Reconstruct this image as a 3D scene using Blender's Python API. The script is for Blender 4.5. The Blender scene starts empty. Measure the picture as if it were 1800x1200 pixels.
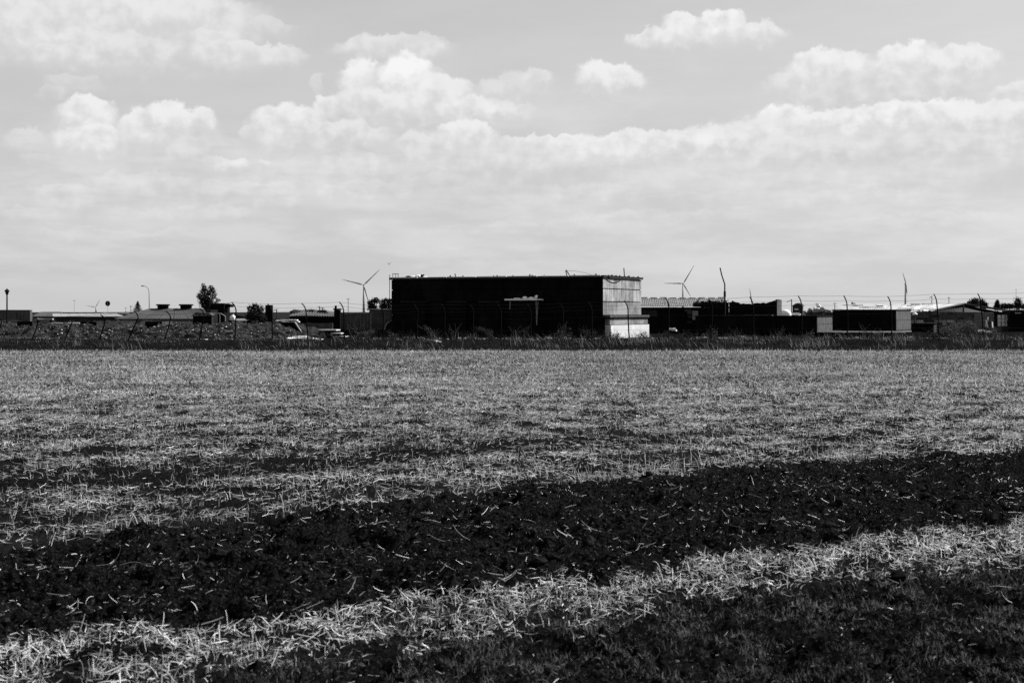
import bpy, math, random
import numpy as np
from mathutils import Vector
R = math.radians
random.seed(7)
rng = np.random.default_rng(11)
S = bpy.context.scene
COL = S.collection

# ------------------------------------------------------------------ camera
F, CX, HY, EYE = 2500.0, 900.0, 548.0, 1.8     # focal length and horizon in photo pixels (1800 wide)
cam = bpy.data.cameras.new('camera'); co = bpy.data.objects.new('camera', cam); COL.objects.link(co)
co.location = (0, 0, EYE); co.rotation_euler = (R(90), 0, 0)
cam.sensor_fit = 'HORIZONTAL'; cam.sensor_width = 36; cam.lens = 36 * F / 1800
cam.shift_y = -(600 - HY) / 1800
cam.clip_start = 0.1; cam.clip_end = 20000
cam.dof.use_dof = True; cam.dof.focus_distance = 42; cam.dof.aperture_fstop = 5.0
S.camera = co

# ------------------------------------------------------------------ light
SUN_AZ, SUN_EL = 60.0, 38.0                     # degrees clockwise from the view direction (+Y), elevation
sd = Vector((math.sin(R(SUN_AZ)) * math.cos(R(SUN_EL)), math.cos(R(SUN_AZ)) * math.cos(R(SUN_EL)), math.sin(R(SUN_EL))))
sun = bpy.data.lights.new('sun', 'SUN'); so = bpy.data.objects.new('sun', sun); COL.objects.link(so)
sun.energy = 5.0; sun.angle = R(0.5); sun.color = (1, 0.985, 0.96)
sun.color = (1, 1, 1)                           # black and white photograph
so.rotation_euler = (-sd).to_track_quat('-Z', 'Y').to_euler()
S.view_settings.view_transform = 'Standard'; S.view_settings.look = 'None'
S.view_settings.exposure = 1.0; S.view_settings.gamma = 1.0
S.render.use_motion_blur = False
S.cycles.use_denoising = False
S.cycles.max_bounces = 4; S.cycles.diffuse_bounces = 2; S.cycles.glossy_bounces = 2
S.cycles.transmission_bounces = 2; S.cycles.transparent_max_bounces = 4

SKY = 0.05
world = bpy.data.worlds.new('World'); S.world = world; world.use_nodes = True
nt = world.node_tree; nt.nodes.clear()


class G:
    """small helper for value graphs"""
    def __init__(s, tree): s.t = tree
    def n(s, kind, **kw):
        x = s.t.nodes.new(kind)
        for k, v in kw.items(): setattr(x, k, v)
        return x
    def put(s, sock, v):
        if isinstance(v, bpy.types.NodeSocket): s.t.links.new(v, sock)
        elif v is not None: sock.default_value = v
    def m(s, op, a, b=None, c=None, clamp=False):
        x = s.n('ShaderNodeMath', operation=op, use_clamp=clamp)
        for i, v in enumerate((a, b, c)):
            if v is not None: s.put(x.inputs[i], v)
        return x.outputs[0]
    def mr(s, v, a, b, c, d, smooth=True):
        x = s.n('ShaderNodeMapRange', interpolation_type='SMOOTHSTEP' if smooth else 'LINEAR')
        for i, q in enumerate((v, a, b, c, d)): s.put(x.inputs[i], q)
        return x.outputs[0]
    def mix(s, f, a, b):
        x = s.n('ShaderNodeMix', data_type='FLOAT')
        s.put(x.inputs[0], f); s.put(x.inputs[2], a); s.put(x.inputs[3], b)
        return x.outputs[0]
    def noise(s, vec, scale, detail=4, rough=0.55, out=0):
        x = s.n('ShaderNodeTexNoise'); s.t.links.new(vec, x.inputs['Vector'])
        x.inputs['Scale'].default_value = scale; x.inputs['Detail'].default_value = detail
        x.inputs['Roughness'].default_value = rough
        return x.outputs[out]
    def xyz(s, a, b, c):
        x = s.n('ShaderNodeCombineXYZ'); s.put(x.inputs[0], a); s.put(x.inputs[1], b); s.put(x.inputs[2], c)
        return x.outputs[0]


g = G(nt)
sky = g.n('ShaderNodeTexSky', sky_type='NISHITA', sun_disc=False)
sky.sun_elevation = R(SUN_EL); sky.sun_rotation = R(SUN_AZ)
sky.altitude = 0; sky.air_density = 1.0; sky.dust_density = 2.0; sky.ozone_density = 1.0
sep = g.n('ShaderNodeSeparateColor'); nt.links.new(sky.outputs[0], sep.inputs[0])
# monochrome film behind an orange filter: mostly the red record
mono = g.m('ADD', g.m('MULTIPLY', sep.outputs[0], 0.75), g.m('MULTIPLY', sep.outputs[1], 0.25))
tc = g.n('ShaderNodeTexCoord')
sx = g.n('ShaderNodeSeparateXYZ'); nt.links.new(tc.outputs['Generated'], sx.inputs[0])
DEG = 57.29578
az = g.m('MULTIPLY', g.m('ARCTAN2', sx.outputs[0], sx.outputs[1]), DEG)
el = g.m('MULTIPLY', g.m('ARCSINE', sx.outputs[2]), DEG)
base = mono
AE = g.xyz(az, el, 0.0)
AEs = g.xyz(g.m('MULTIPLY', az, 0.45), el, 3.7)
d1 = g.n('ShaderNodeTexNoise'); nt.links.new(AE, d1.inputs['Vector'])
d1.inputs['Scale'].default_value = 1.15; d1.inputs['Detail'].default_value = 7; d1.inputs['Roughness'].default_value = 0.6
dv = g.n('ShaderNodeVectorMath', operation='SUBTRACT'); nt.links.new(d1.outputs['Color'], dv.inputs[0]); dv.inputs[1].default_value = (.5, .5, .5)
dsx = g.n('ShaderNodeSeparateXYZ'); nt.links.new(dv.outputs[0], dsx.inputs[0])
A = g.m('MULTIPLY_ADD', dsx.outputs[0], 1.35, az)
E = g.m('MULTIPLY_ADD', dsx.outputs[1], 1.15, el)
AEd = g.xyz(A, E, 0.0)
bill = g.m('SUBTRACT', g.noise(AE, 1.5, 4, 0.5), 0.5)      # billows for the cloud shading
# thin milky veil that thickens towards the horizon
VEIL = 6.6
veil = g.mr(el, 0.0, 26.0, 0.85, 0.35)
val = g.mix(veil, g.m('MULTIPLY', base, 1.28), VEIL)
# soft streaky stratus low down, and the same broken cumulus all around the horizon and overhead
st = g.mr(g.noise(AEs, 0.55, 6, 0.6), 0.47, 0.72, 0.0, 1.0)
low = g.m('MULTIPLY', g.mr(el, 0.5, 3.0, 0.1, 1.0), g.mr(el, 6.0, 11.0, 1.0, 0.15))
val = g.mix(g.m('MULTIPLY', g.m('MULTIPLY', st, low), 0.42), val, 7.6)
proj = g.m('ADD', g.m('MAXIMUM', sx.outputs[2], 0.0), 0.16)
PV = g.xyz(g.m('DIVIDE', sx.outputs[0], proj), g.m('DIVIDE', sx.outputs[1], proj), 1.3)
hi = g.mr(g.noise(PV, 1.5, 7, 0.55), 0.52, 0.68, 0.0, 1.0)
gaz = g.m('ABSOLUTE', az)
outside = g.m('MAXIMUM', g.mr(el, 12.0, 17.0, 0.0, 1.0), g.m('MULTIPLY', g.mr(gaz, 19.0, 26.0, 0.0, 1.0), g.mr(el, 1.5, 5.0, 0.0, 1.0)))
val = g.mix(g.m('MULTIPLY', g.m('MULTIPLY', hi, outside), 0.7), val, 7.4)

PUFFS = [  # photo px x, y, radius x, radius y, top value, base value, opacity
    (900, 345, 1100, 85, 6.7, 6.6, .4), (1250, 330, 520, 70, 7.1, 6.7, .45), (300, 350, 330, 60, 6.9, 6.5, .35), (110, 352, 75, 30, 7.6, 6.8, .6),
    (60, 385, 60, 20, 7.2, 6.7, .4), (880, 312, 80, 32, 7.8, 6.9, .5), (1500, 300, 330, 60, 7.3, 6.8, .5),
    (560, 318, 170, 42, 7.2, 6.5, .6), (625, 296, 62, 32, 8.0, 6.8, .65), (390, 290, 55, 15, 8.4, 6.8, .7), (470, 292, 20, 12, 7.9, 6.8, .5),
    (250, 330, 110, 26, 7.6, 6.6, .5), (430, 345, 120, 24, 7.5, 6.6, .5), (640, 340, 90, 22, 7.6, 6.6, .5), (330, 380, 150, 18, 7.3, 6.5, .4), (780, 330, 90, 22, 7.5, 6.5, .45), (1020, 345, 120, 20, 7.5, 6.6, .4), (1180, 385, 200, 18, 7.4, 6.6, .4), (1500, 350, 160, 22, 7.5, 6.6, .4), (200, 415, 160, 14, 7.2, 6.5, .35), (1650, 390, 140, 16, 7.4, 6.6, .35), (900, 405, 180, 14, 7.3, 6.6, .35),
    (190, 70, 340, 95, 7.5, 6.4, .75), (60, 55, 170, 75, 7.9, 6.7, .65), (300, 40, 150, 50, 7.9, 6.8, .65), (180, 95, 150, 40, 7.9, 6.6, .6), (210, 30, 90, 34, 7.9, 6.8, .5), (110, 105, 70, 26, 7.7, 6.6, .5),
    (440, 100, 110, 26, 7.9, 6.8, .8), (380, 85, 55, 32, 7.9, 6.9, .6), (475, 48, 50, 16, 7.2, 6.5, .6), (130, 150, 55, 22, 7.3, 6.5, .55), (90, 165, 40, 14, 7.1, 6.4, .5),
    (45, 252, 35, 30, 7.5, 6.5, .6), (60, 285, 35, 18, 7.0, 6.5, .5), (155, 215, 58, 44, 8.4, 6.8, .9), (165, 255, 75, 36, 8.0, 6.5, .9),
    (300, 262, 110, 55, 7.2, 6.3, .9), (245, 225, 34, 34, 8.3, 6.9, .85), (300, 212, 50, 32, 8.5, 6.9, .9), (348, 216, 38, 28, 8.2, 6.8, .85),
    (690, 90, 115, 24, 7.6, 6.7, .8), (655, 80, 45, 18, 7.6, 6.8, .6), (745, 78, 42, 18, 7.7, 6.9, .7),
    (730, 200, 190, 40, 7.5, 6.5, .9), (632, 148, 36, 46, 8.5, 7.1, .9), (570, 190, 26, 24, 8.3, 6.8, .85), (558, 155, 14, 18, 7.4, 6.6, .5),
    (718, 152, 62, 52, 8.7, 7.1, .95), (770, 178, 75, 42, 8.1, 6.9, .9), (670, 195, 85, 36, 7.9, 6.7, .85), (850, 202, 95, 28, 8.2, 6.8, .9),
    (900, 162, 65, 32, 7.3, 6.5, .75), (942, 146, 28, 26, 7.7, 6.7, .75), (865, 158, 26, 24, 7.3, 6.6, .6),
    (1072, 146, 66, 36, 8.3, 6.6, .92), (1095, 150, 45, 28, 8.1, 6.6, .8),
    (1250, 70, 140, 22, 7.9, 6.7, .85), (1197, 52, 36, 28, 8.4, 7.1, .9), (1268, 48, 44, 30, 8.6, 7.1, .92), (1325, 60, 52, 22, 8.0, 6.9, .85), (1145, 72, 46, 18, 8.0, 6.8, .85),
    (1550, 160, 215, 55, 7.5, 6.5, .9), (1455, 122, 84, 34, 8.4, 7.0, .9), (1590, 112, 64, 38, 8.6, 7.1, .92), (1690, 120, 75, 36, 8.2, 6.9, .9), (1400, 145, 50, 26, 7.9, 6.8, .7), (1795, 175, 55, 32, 8.0, 6.8, .85),
    (560, 252, 130, 34, 7.4, 6.4, .9), (505, 220, 68, 36, 8.3, 6.9, .92), (610, 240, 85, 26, 7.7, 6.6, .85), (440, 235, 26, 16, 7.5, 6.6, .6),
    (950, 285, 260, 42, 7.5, 6.6, .8), (815, 246, 64, 30, 8.4, 7.0, .9), (745, 265, 60, 34, 7.9, 6.8, .8), (960, 250, 75, 14, 8.3, 7.0, .8), (900, 262, 40, 22, 7.8, 6.8, .6),
    (1110, 268, 160, 34, 8.0, 6.8, .9), (1180, 250, 150, 20, 8.3, 7.1, .8), (1255, 258, 66, 42, 8.2, 6.7, .9),
    (1570, 250, 330, 60, 7.7, 6.6, .9), (1375, 222, 62, 38, 8.5, 7.0, .95), (1330, 252, 70, 48, 7.9, 6.6, .8), (1480, 218, 110, 26, 8.3, 7.0, .9),
    (1600, 210, 140, 32, 8.5, 7.1, .9), (1730, 215, 130, 36, 8.2, 7.0, .9), (1420, 280, 130, 40, 7.4, 6.5, .7), (1680, 270, 150, 40, 7.6, 6.7, .6),
]
for ip, (px, py, rx, ry, tv, bv, al) in enumerate(PUFFS):
    if ip % 10 == 9:                              # keeps the long node chain in order (shader stack)
        A = g.m('MULTIPLY_ADD', val, 1e-6, A); E = g.m('MULTIPLY_ADD', val, 1e-6, E)
    u, v = (px - CX) / F, (HY - py) / F
    k = math.degrees(1 / F) * math.cos(math.atan(u)) ** 2
    ca, ce = math.degrees(math.atan(u)), math.degrees(math.atan(v * math.cos(math.atan(u)))); ra, re = rx * k * 1.1, ry * k * 1.1
    dx_ = g.m('MULTIPLY_ADD', A, 1 / ra, -ca / ra); dy_ = g.m('MULTIPLY_ADD', E, 1 / re, -ce / re)
    rr_ = g.m('SQRT', g.m('MULTIPLY_ADD', dx_, dx_, g.m('MULTIPLY', dy_, dy_)))
    msk_ = g.mr(rr_, g.m('MULTIPLY_ADD', g.m('MULTIPLY_ADD', dy_, 0.7, 0.5, clamp=True), 0.72, 0.12), 1.05, al, 0.0)
    shade_ = g.mr(g.m('MULTIPLY_ADD', bill, 3.6, dy_), -0.75, 0.95, bv - 0.05, 6.4 + (tv - 6.3) * 1.2)
    val = g.mix(msk_, val, shade_)
# layered streaks low down, over and between the cumulus
AEt = g.xyz(g.m('MULTIPLY', az, 0.22), el, 9.1)
lay = g.mr(g.noise(AEt, 0.8, 6, 0.62), 0.36, 0.64, -1.0, 1.0)
lowb = g.m('MULTIPLY', g.mr(el, 0.3, 2.0, 0.2, 1.0), g.mr(el, 5.0, 9.0, 1.0, 0.25))
val = g.m('MULTIPLY', val, g.m('MULTIPLY_ADD', g.m('MULTIPLY', lay, lowb), 0.065, 1.0))
bgd = g.n('ShaderNodeBackground'); bgd.inputs[1].default_value = SKY
cc = g.n('ShaderNodeCombineColor')
for i in range(3): nt.links.new(val, cc.inputs[i])
nt.links.new(cc.outputs[0], bgd.inputs[0])
wo = g.n('ShaderNodeOutputWorld'); nt.links.new(bgd.outputs[0], wo.inputs[0])
world.cycles.sampling_method = 'MANUAL'; world.cycles.sample_map_resolution = 512

# ------------------------------------------------------------------ helpers
def P(px, py, d):
    return Vector(((px - CX) / F * d, d, EYE - (py - HY) / F * d))
def XX(px, d): return (px - CX) / F * d
def ZZ(py, d): return EYE - (py - HY) / F * d
def dground(py): return F * EYE / (py - HY)


def mat(name, v, var=0.3, scale=3.0, rough=0.9, bump=0.0, bscale=None, streak=0.0, spec=0.15, v2=None, coord='Object', trans=0.0, island=0.0, metallic=0.0, detail=6, bands=0.0):
    m = bpy.data.materials.new(name); m.use_nodes = True
    t = m.node_tree; t.nodes.clear(); q = G(t)
    out = q.n('ShaderNodeOutputMaterial'); b = q.n('ShaderNodeBsdfPrincipled')
    tcn = q.n('ShaderNodeTexCoord'); vec = tcn.outputs[coord]
    f = q.mr(q.noise(vec, scale, detail, 0.62), 0.32, 0.68, -1.0, 1.0, smooth=False)
    val = q.m('MULTIPLY_ADD', f, v * var, v)
    if streak:
        mp = q.n('ShaderNodeMapping'); t.links.new(vec, mp.inputs[0]); mp.inputs['Scale'].default_value = (5.0, 5.0, 0.45)
        s = q.mr(q.noise(mp.outputs[0], 1.3, 6, 0.65), 0.46, 0.68, 0.0, 1.0)
        val = q.m('MULTIPLY', val, q.m('SUBTRACT', 1.0, q.m('MULTIPLY', s, streak)))
    if bands:                                     # long rows of greyer and paler straw
        mp = q.n('ShaderNodeMapping'); t.links.new(vec, mp.inputs[0]); mp.inputs['Scale'].default_value = (.07, .7, 0)
        val = q.m('MULTIPLY', val, q.mr(q.noise(mp.outputs[0], 1.0, 5, .65), .3, .7, 1 - bands, 1 + bands, smooth=False))
    if v2 is not None:
        s2 = q.mr(q.noise(vec, scale * 0.37, 5, 0.6), 0.5, 0.66, 0.0, 1.0)
        val = q.mix(s2, val, v2)
    if island:
        gg = q.n('ShaderNodeNewGeometry')
        val = q.m('MULTIPLY', val, q.mr(gg.outputs['Random Per Island'], 0, 1, 1 - island, 1 + island, smooth=False))
    val = q.m('MAXIMUM', val, 0.002)
    c = q.n('ShaderNodeCombineColor')
    for i in range(3): t.links.new(val, c.inputs[i])
    t.links.new(c.outputs[0], b.inputs['Base Color'])
    b.inputs['Roughness'].default_value = rough; b.inputs['Specular IOR Level'].default_value = spec
    b.inputs['Metallic'].default_value = metallic
    if bump:
        bn = q.n('ShaderNodeBump'); bn.inputs['Strength'].default_value = bump; bn.inputs['Distance'].default_value = 0.05
        t.links.new(q.noise(vec, bscale or scale * 4, 8, 0.65), bn.inputs['Height']); t.links.new(bn.outputs[0], b.inputs['Normal'])
    if trans:
        tr = q.n('ShaderNodeBsdfTranslucent'); t.links.new(c.outputs[0], tr.inputs[0])
        mx = q.n('ShaderNodeMixShader'); mx.inputs[0].default_value = trans
        t.links.new(b.outputs[0], mx.inputs[1]); t.links.new(tr.outputs[0], mx.inputs[2]); t.links.new(mx.outputs[0], out.inputs[0])
    else: t.links.new(b.outputs[0], out.inputs[0])
    return m


M = dict(
    shade_black=mat('shaded_front_black', 0.005, 0.5, 1.2, 0.95, streak=0.5, spec=0.02, v2=0.008),  # near-black: the shade on the fronts is put into this colour
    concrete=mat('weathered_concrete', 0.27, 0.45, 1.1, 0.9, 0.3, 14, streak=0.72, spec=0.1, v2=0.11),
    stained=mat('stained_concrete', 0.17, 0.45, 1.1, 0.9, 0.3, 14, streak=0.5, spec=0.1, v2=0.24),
    limewash=mat('limewashed_concrete', 0.46, 0.12, 2.0, 0.9, 0.2, 14, streak=0.16, spec=0.1),
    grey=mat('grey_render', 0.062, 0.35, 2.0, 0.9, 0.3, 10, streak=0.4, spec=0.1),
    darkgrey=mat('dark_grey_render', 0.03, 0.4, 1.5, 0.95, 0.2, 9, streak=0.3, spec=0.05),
    sheet=mat('fibre_cement_sheet', 0.13, 0.25, 1.6, 0.85, streak=0.2, spec=0.1),
    whitesheet=mat('white_roof_sheet', 0.3, 0.3, 0.8, 0.7, spec=0.2),
    steel=mat('rusty_dark_steel', 0.03, 0.4, 6, 0.8, spec=0.1),
    postm=mat('galvanised_post', 0.0025, 0.5, 3, 0.9, spec=0.03),
    wire=mat('wire', 0.012, 0.2, 3, 0.8, spec=0.05),
    turbine=mat('turbine_paint', 0.36, 0.05, 0.1, 0.7, spec=0.1),
    white=mat('white_paint', 0.75, 0.08, 0.5, 0.6, spec=0.2),
    palegrey=mat('pale_grey_paint', 0.22, 0.1, 0.5, 0.6),
    chalk=mat('white_rubble', 0.72, 0.2, 4, 0.9, 0.3),
    rubble=mat('grey_rubble', 0.085, 0.5, 1.5, 0.95, 0.4, 9, island=0.75),
    wood=mat('weathered_plank', 0.4, 0.3, 5, 0.9),
    leaf=mat('leaf', 0.02, 0.4, 2, 0.8, island=0.5, trans=0.3, spec=0.05),
    needle=mat('needle', 0.012, 0.3, 2, 0.9, island=0.3, spec=0.02),
    bark=mat('bark', 0.03, 0.4, 3, 0.95),
    straw=mat('straw', 0.6, 0.25, 1.0, 0.75, island=0.8, trans=0.3, spec=0.15),
    strawmid=mat('straw_mid', 0.54, 0.3, 0.8, 0.8, island=0.75, trans=0.3, spec=0.08, bands=0.35),
    strawfar=mat('straw_far', 0.34, 0.3, 0.5, 0.85, island=0.8, trans=0.3, spec=0.05, bands=0.62),
    turf=mat('turf_blade', 0.10, 0.4, 1.0, 0.7, island=0.95, trans=0.25, spec=0.2),
    verge=mat('verge_grass_blade', 0.013, 0.5, 0.3, 0.85, island=0.8, trans=0.25, spec=0.05),
    dry=mat('dry_grass_blade', 0.17, 0.3, 0.6, 0.85, island=0.6, trans=0.3, spec=0.05),
    scrub=mat('scrub_leaf', 0.06, 0.4, 0.6, 0.85, island=0.8, trans=0.3, spec=0.03),
    clod=mat('soil_clod', 0.013, 0.6, 12, 1.0, 0.6, 40, spec=0.0, island=0.4),
    black=mat('matt_black', 0.008, 0.2, 4, 0.9, spec=0.05),
    far=mat('far_grey_roof', 0.055, 0.3, 0.4, 0.9, spec=0.05),
    fargrey=mat('far_grey_wall', 0.12, 0.25, 0.6, 0.9, streak=0.2, spec=0.05),
)


def tag(o, label=None, cat=None, group=None, kind=None):
    if label: o['label'] = label
    if cat: o['category'] = cat
    if group: o['group'] = group
    if kind: o['kind'] = kind
    return o


def empty(name, loc=(0, 0, 0), rz=0.0):
    o = bpy.data.objects.new(name, None); COL.objects.link(o)
    o.location = loc; o.rotation_euler = (0, 0, rz); o.empty_display_size = 0.2
    return o


class MB:
    def __init__(s): s.v = []; s.f = []
    def box(s, x0, x1, y0, y1, z0, z1, jit=0.0):
        b = len(s.v)
        for z in (z0, z1):
            for (x, y) in ((x0, y0), (x1, y0), (x1, y1), (x0, y1)):
                s.v.append((x + random.uniform(-jit, jit), y + random.uniform(-jit, jit), z + random.uniform(-jit, jit)))
        for f in ((3, 2, 1, 0), (4, 5, 6, 7), (0, 1, 5, 4), (1, 2, 6, 5), (2, 3, 7, 6), (3, 0, 4, 7)):
            s.f.append(tuple(b + i for i in f))
        return s
    def prism(s, poly, y0, y1):
        """poly of (x, z) extruded along y"""
        b = len(s.v); n = len(poly)
        for y in (y0, y1):
            for (x, z) in poly: s.v.append((x, y, z))
        s.f.append(tuple(b + i for i in range(n))); s.f.append(tuple(b + n + i for i in reversed(range(n))))
        for i in range(n):
            j = (i + 1) % n; s.f.append((b + j, b + i, b + n + i, b + n + j))
        return s
    def tube(s, pts, r, n=6):
        pts = [Vector(p) for p in pts]; rs = r if isinstance(r, (list, tuple)) else [r] * len(pts)
        b = len(s.v)
        for i, p in enumerate(pts):
            d = (pts[min(i + 1, len(pts) - 1)] - pts[max(i - 1, 0)])
            d = d.normalized() if d.length > 1e-9 else Vector((0, 0, 1))
            a = d.cross(Vector((0, 1, 0)) if abs(d.y) < 0.9 else Vector((1, 0, 0))).normalized(); c = d.cross(a)
            for k in range(n):
                t = 2 * math.pi * k / n
                s.v.append(tuple(p + (a * math.cos(t) + c * math.sin(t)) * rs[i]))
        for i in range(len(pts) - 1):
            for k in range(n):
                k2 = (k + 1) % n
                s.f.append((b + i * n + k, b + i * n + k2, b + (i + 1) * n + k2, b + (i + 1) * n + k))
        s.f.append(tuple(b + k for k in reversed(range(n)))); s.f.append(tuple(b + (len(pts) - 1) * n + k for k in range(n)))
        return s
    def lathe(s, prof, c=(0, 0, 0), n=16):
        b = len(s.v)
        for (r, z) in prof:
            for k in range(n):
                t = 2 * math.pi * k / n; s.v.append((c[0] + r * math.cos(t), c[1] + r * math.sin(t), c[2] + z))
        for i in range(len(prof) - 1):
            for k in range(n):
                k2 = (k + 1) % n; s.f.append((b + i * n + k, b + i * n + k2, b + (i + 1) * n + k2, b + (i + 1) * n + k))
        s.f.append(tuple(b + k for k in reversed(range(n)))); s.f.append(tuple(b + (len(prof) - 1) * n + k for k in range(n)))
        return s
    def lump(s, c, rx, ry, rz, seed=0):
        """irregular stone"""
        rd = random.Random(seed); b = len(s.v)
        rings = [(-0.7, 0.6), (0.05, 1.0), (0.65, 0.62)]; n = 6
        for (z, q) in rings:
            for k in range(n):
                t = 2 * math.pi * (k + rd.uniform(-.3, .3)) / n; w = q * rd.uniform(.75, 1.15)
                s.v.append((c[0] + rx * w * math.cos(t), c[1] + ry * w * math.sin(t), c[2] + rz * (z + rd.uniform(-.2, .2))))
        s.v.append((c[0], c[1], c[2] + rz * rd.uniform(.8, 1.05)))
        for i in range(2):
            for k in range(n):
                k2 = (k + 1) % n; s.f.append((b + i * n + k, b + i * n + k2, b + (i + 1) * n + k2, b + (i + 1) * n + k))
        for k in range(n): s.f.append((b + 12 + k, b + 12 + (k + 1) % n, b + 18))
        s.f.append(tuple(b + k for k in reversed(range(n))))
        return s
    def build(s, name, m, parent=None, smooth=False):
        me = bpy.data.meshes.new(name); me.from_pydata(s.v, [], s.f); me.update()
        me.materials.append(M[m] if isinstance(m, str) else m)
        if smooth: me.polygons.foreach_set('use_smooth', [True] * len(me.polygons))
        o = bpy.data.objects.new(name, me); COL.objects.link(o)
        if parent: o.parent = parent
        return o


def np_mesh(name, verts, quads=None, tris=None, material=None, smooth=False, attrs=None):
    me = bpy.data.meshes.new(name); nv = len(verts)
    nq = 0 if quads is None else len(quads); ntr = 0 if tris is None else len(tris)
    me.vertices.add(nv); me.vertices.foreach_set('co', np.asarray(verts, np.float32).ravel())
    loops = []
    if nq: loops.append(np.asarray(quads, np.int32).ravel())
    if ntr: loops.append(np.asarray(tris, np.int32).ravel())
    loops = np.concatenate(loops); me.loops.add(len(loops)); me.loops.foreach_set('vertex_index', loops)
    me.polygons.add(nq + ntr)
    start = np.concatenate([np.arange(nq) * 4, nq * 4 + np.arange(ntr) * 3]).astype(np.int32)
    me.polygons.foreach_set('loop_start', start)
    if smooth: me.polygons.foreach_set('use_smooth', np.ones(nq + ntr, bool))
    for k, a in (attrs or {}).items():
        at = me.attributes.new(k, 'FLOAT', 'POINT'); at.data.foreach_set('value', np.asarray(a, np.float32))
    me.update(calc_edges=True)
    if material: me.materials.append(material)
    o = bpy.data.objects.new(name, me); COL.objects.link(o)
    return o


def perlin(x, y, seed=0):
    pr = np.random.default_rng(seed); perm = pr.permutation(1024); ang = pr.uniform(0, 2 * np.pi, 1024)
    gx, gy = np.cos(ang), np.sin(ang)
    xi, yi = np.floor(x).astype(np.int64), np.floor(y).astype(np.int64); xf, yf = x - xi, y - yi
    def gr(ix, iy, fx, fy):
        k = perm[(perm[ix & 1023] + iy) & 1023]; return gx[k] * fx + gy[k] * fy
    u = xf ** 3 * (xf * (xf * 6 - 15) + 10); v = yf ** 3 * (yf * (yf * 6 - 15) + 10)
    a = gr(xi, yi, xf, yf); b = gr(xi + 1, yi, xf - 1, yf); c = gr(xi, yi + 1, xf, yf - 1); d = gr(xi + 1, yi + 1, xf - 1, yf - 1)
    return (a + (b - a) * u) + ((c + (d - c) * u) - (a + (b - a) * u)) * v


def fbm(x, y, octv=4, seed=0, gain=0.5, ridged=False):
    t = 0; amp = 1.0
    for i in range(octv):
        n = perlin(x * 2 ** i + 17.3 * i, y * 2 ** i - 9.1 * i, seed + i)
        t = t + amp * ((1 - 2 * np.abs(n)) * 0.5 if ridged else n); amp *= gain
    return t

# ------------------------------------------------------------------ ground
def boundary(pts):
    w = sorted((XX(px, dground(py)), dground(py)) for px, py in pts)
    xs = np.array([a for a, b in w]); ys = np.array([b for a, b in w])
    sl = (ys[-1] - ys[0]) / (xs[-1] - xs[0])
    xs = np.concatenate([[xs[0] - 20], xs, [xs[-1] + 20]]); ys = np.concatenate([[ys[0] - 20 * sl], ys, [ys[-1] + 20 * sl]])
    return lambda X: np.interp(X, xs, ys)


B0a = boundary([(0, 832), (250, 822), (480, 803), (700, 785), (900, 772), (1150, 762)])      # small bare strip, far edge
B0b = boundary([(0, 866), (250, 858), (480, 838), (700, 812), (900, 795), (1150, 780)])      # small bare strip, near edge
B1 = boundary([(0, 962), (250, 935), (600, 900), (900, 862), (1100, 845), (1400, 820), (1600, 806), (1800, 796)])
B2 = boundary([(0, 1128), (300, 1104), (500, 1082), (700, 1060), (860, 1032), (1000, 1020), (1200, 1000), (1350, 976), (1500, 955), (1700, 930), (1800, 920)])
B3 = boundary([(0, 1300), (300, 1215), (500, 1175), (700, 1138), (900, 1112), (1150, 1072), (1350, 1042), (1500, 1018), (1700, 1002), (1800, 988)])
FIELD_END = 64.4


def sst(x, a, b):
    t = np.clip((x - a) / (b - a), 0, 1); return t * t * (3 - 2 * t)


def zones(X, Y):
    wob = fbm(X * 1.1, Y * 1.1, 3, 50) * 0.5 + fbm(X * 5, Y * 5, 3, 52, .7) * .3
    y = Y + wob
    soil = sst(y, B2(X) - .12, B2(X) + .12) * (1 - sst(y, B1(X) - .2, B1(X) + .2))
    f0 = sst(y, B0b(X) - .5, B0b(X) + .3) * (1 - sst(y, B0a(X) - .4, B0a(X) + .6))
    fade = 1 - sst(X, -1.0, 4.0)
    f0 = f0 * (0.55 + 0.45 * fade) * sst(fbm(X * .5 + 3, Y * 1.3, 4, 80), -.35, .05)
    turf = 1 - sst(y + fbm(X * 2.5, Y * 2.5, 3, 54) * .5, B3(X) - .35, B3(X) + .35)
    c, s_ = 0.82, 0.57
    a = X * c + Y * s_; b = -X * s_ + Y * c
    near = 1 - sst(Y, 26, 46)
    bare = sst(fbm(a * .3, b * 1.1, 4, 90), .02, .26) * (Y > B1(X)) * near
    bare = np.maximum(bare * .6, sst(fbm(X * .07 + 5, Y * .30, 3, 95), .16, .42) * .45 * (Y > B1(X)))
    return soil, np.clip(np.maximum(f0, bare), 0, 1), turf


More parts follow.
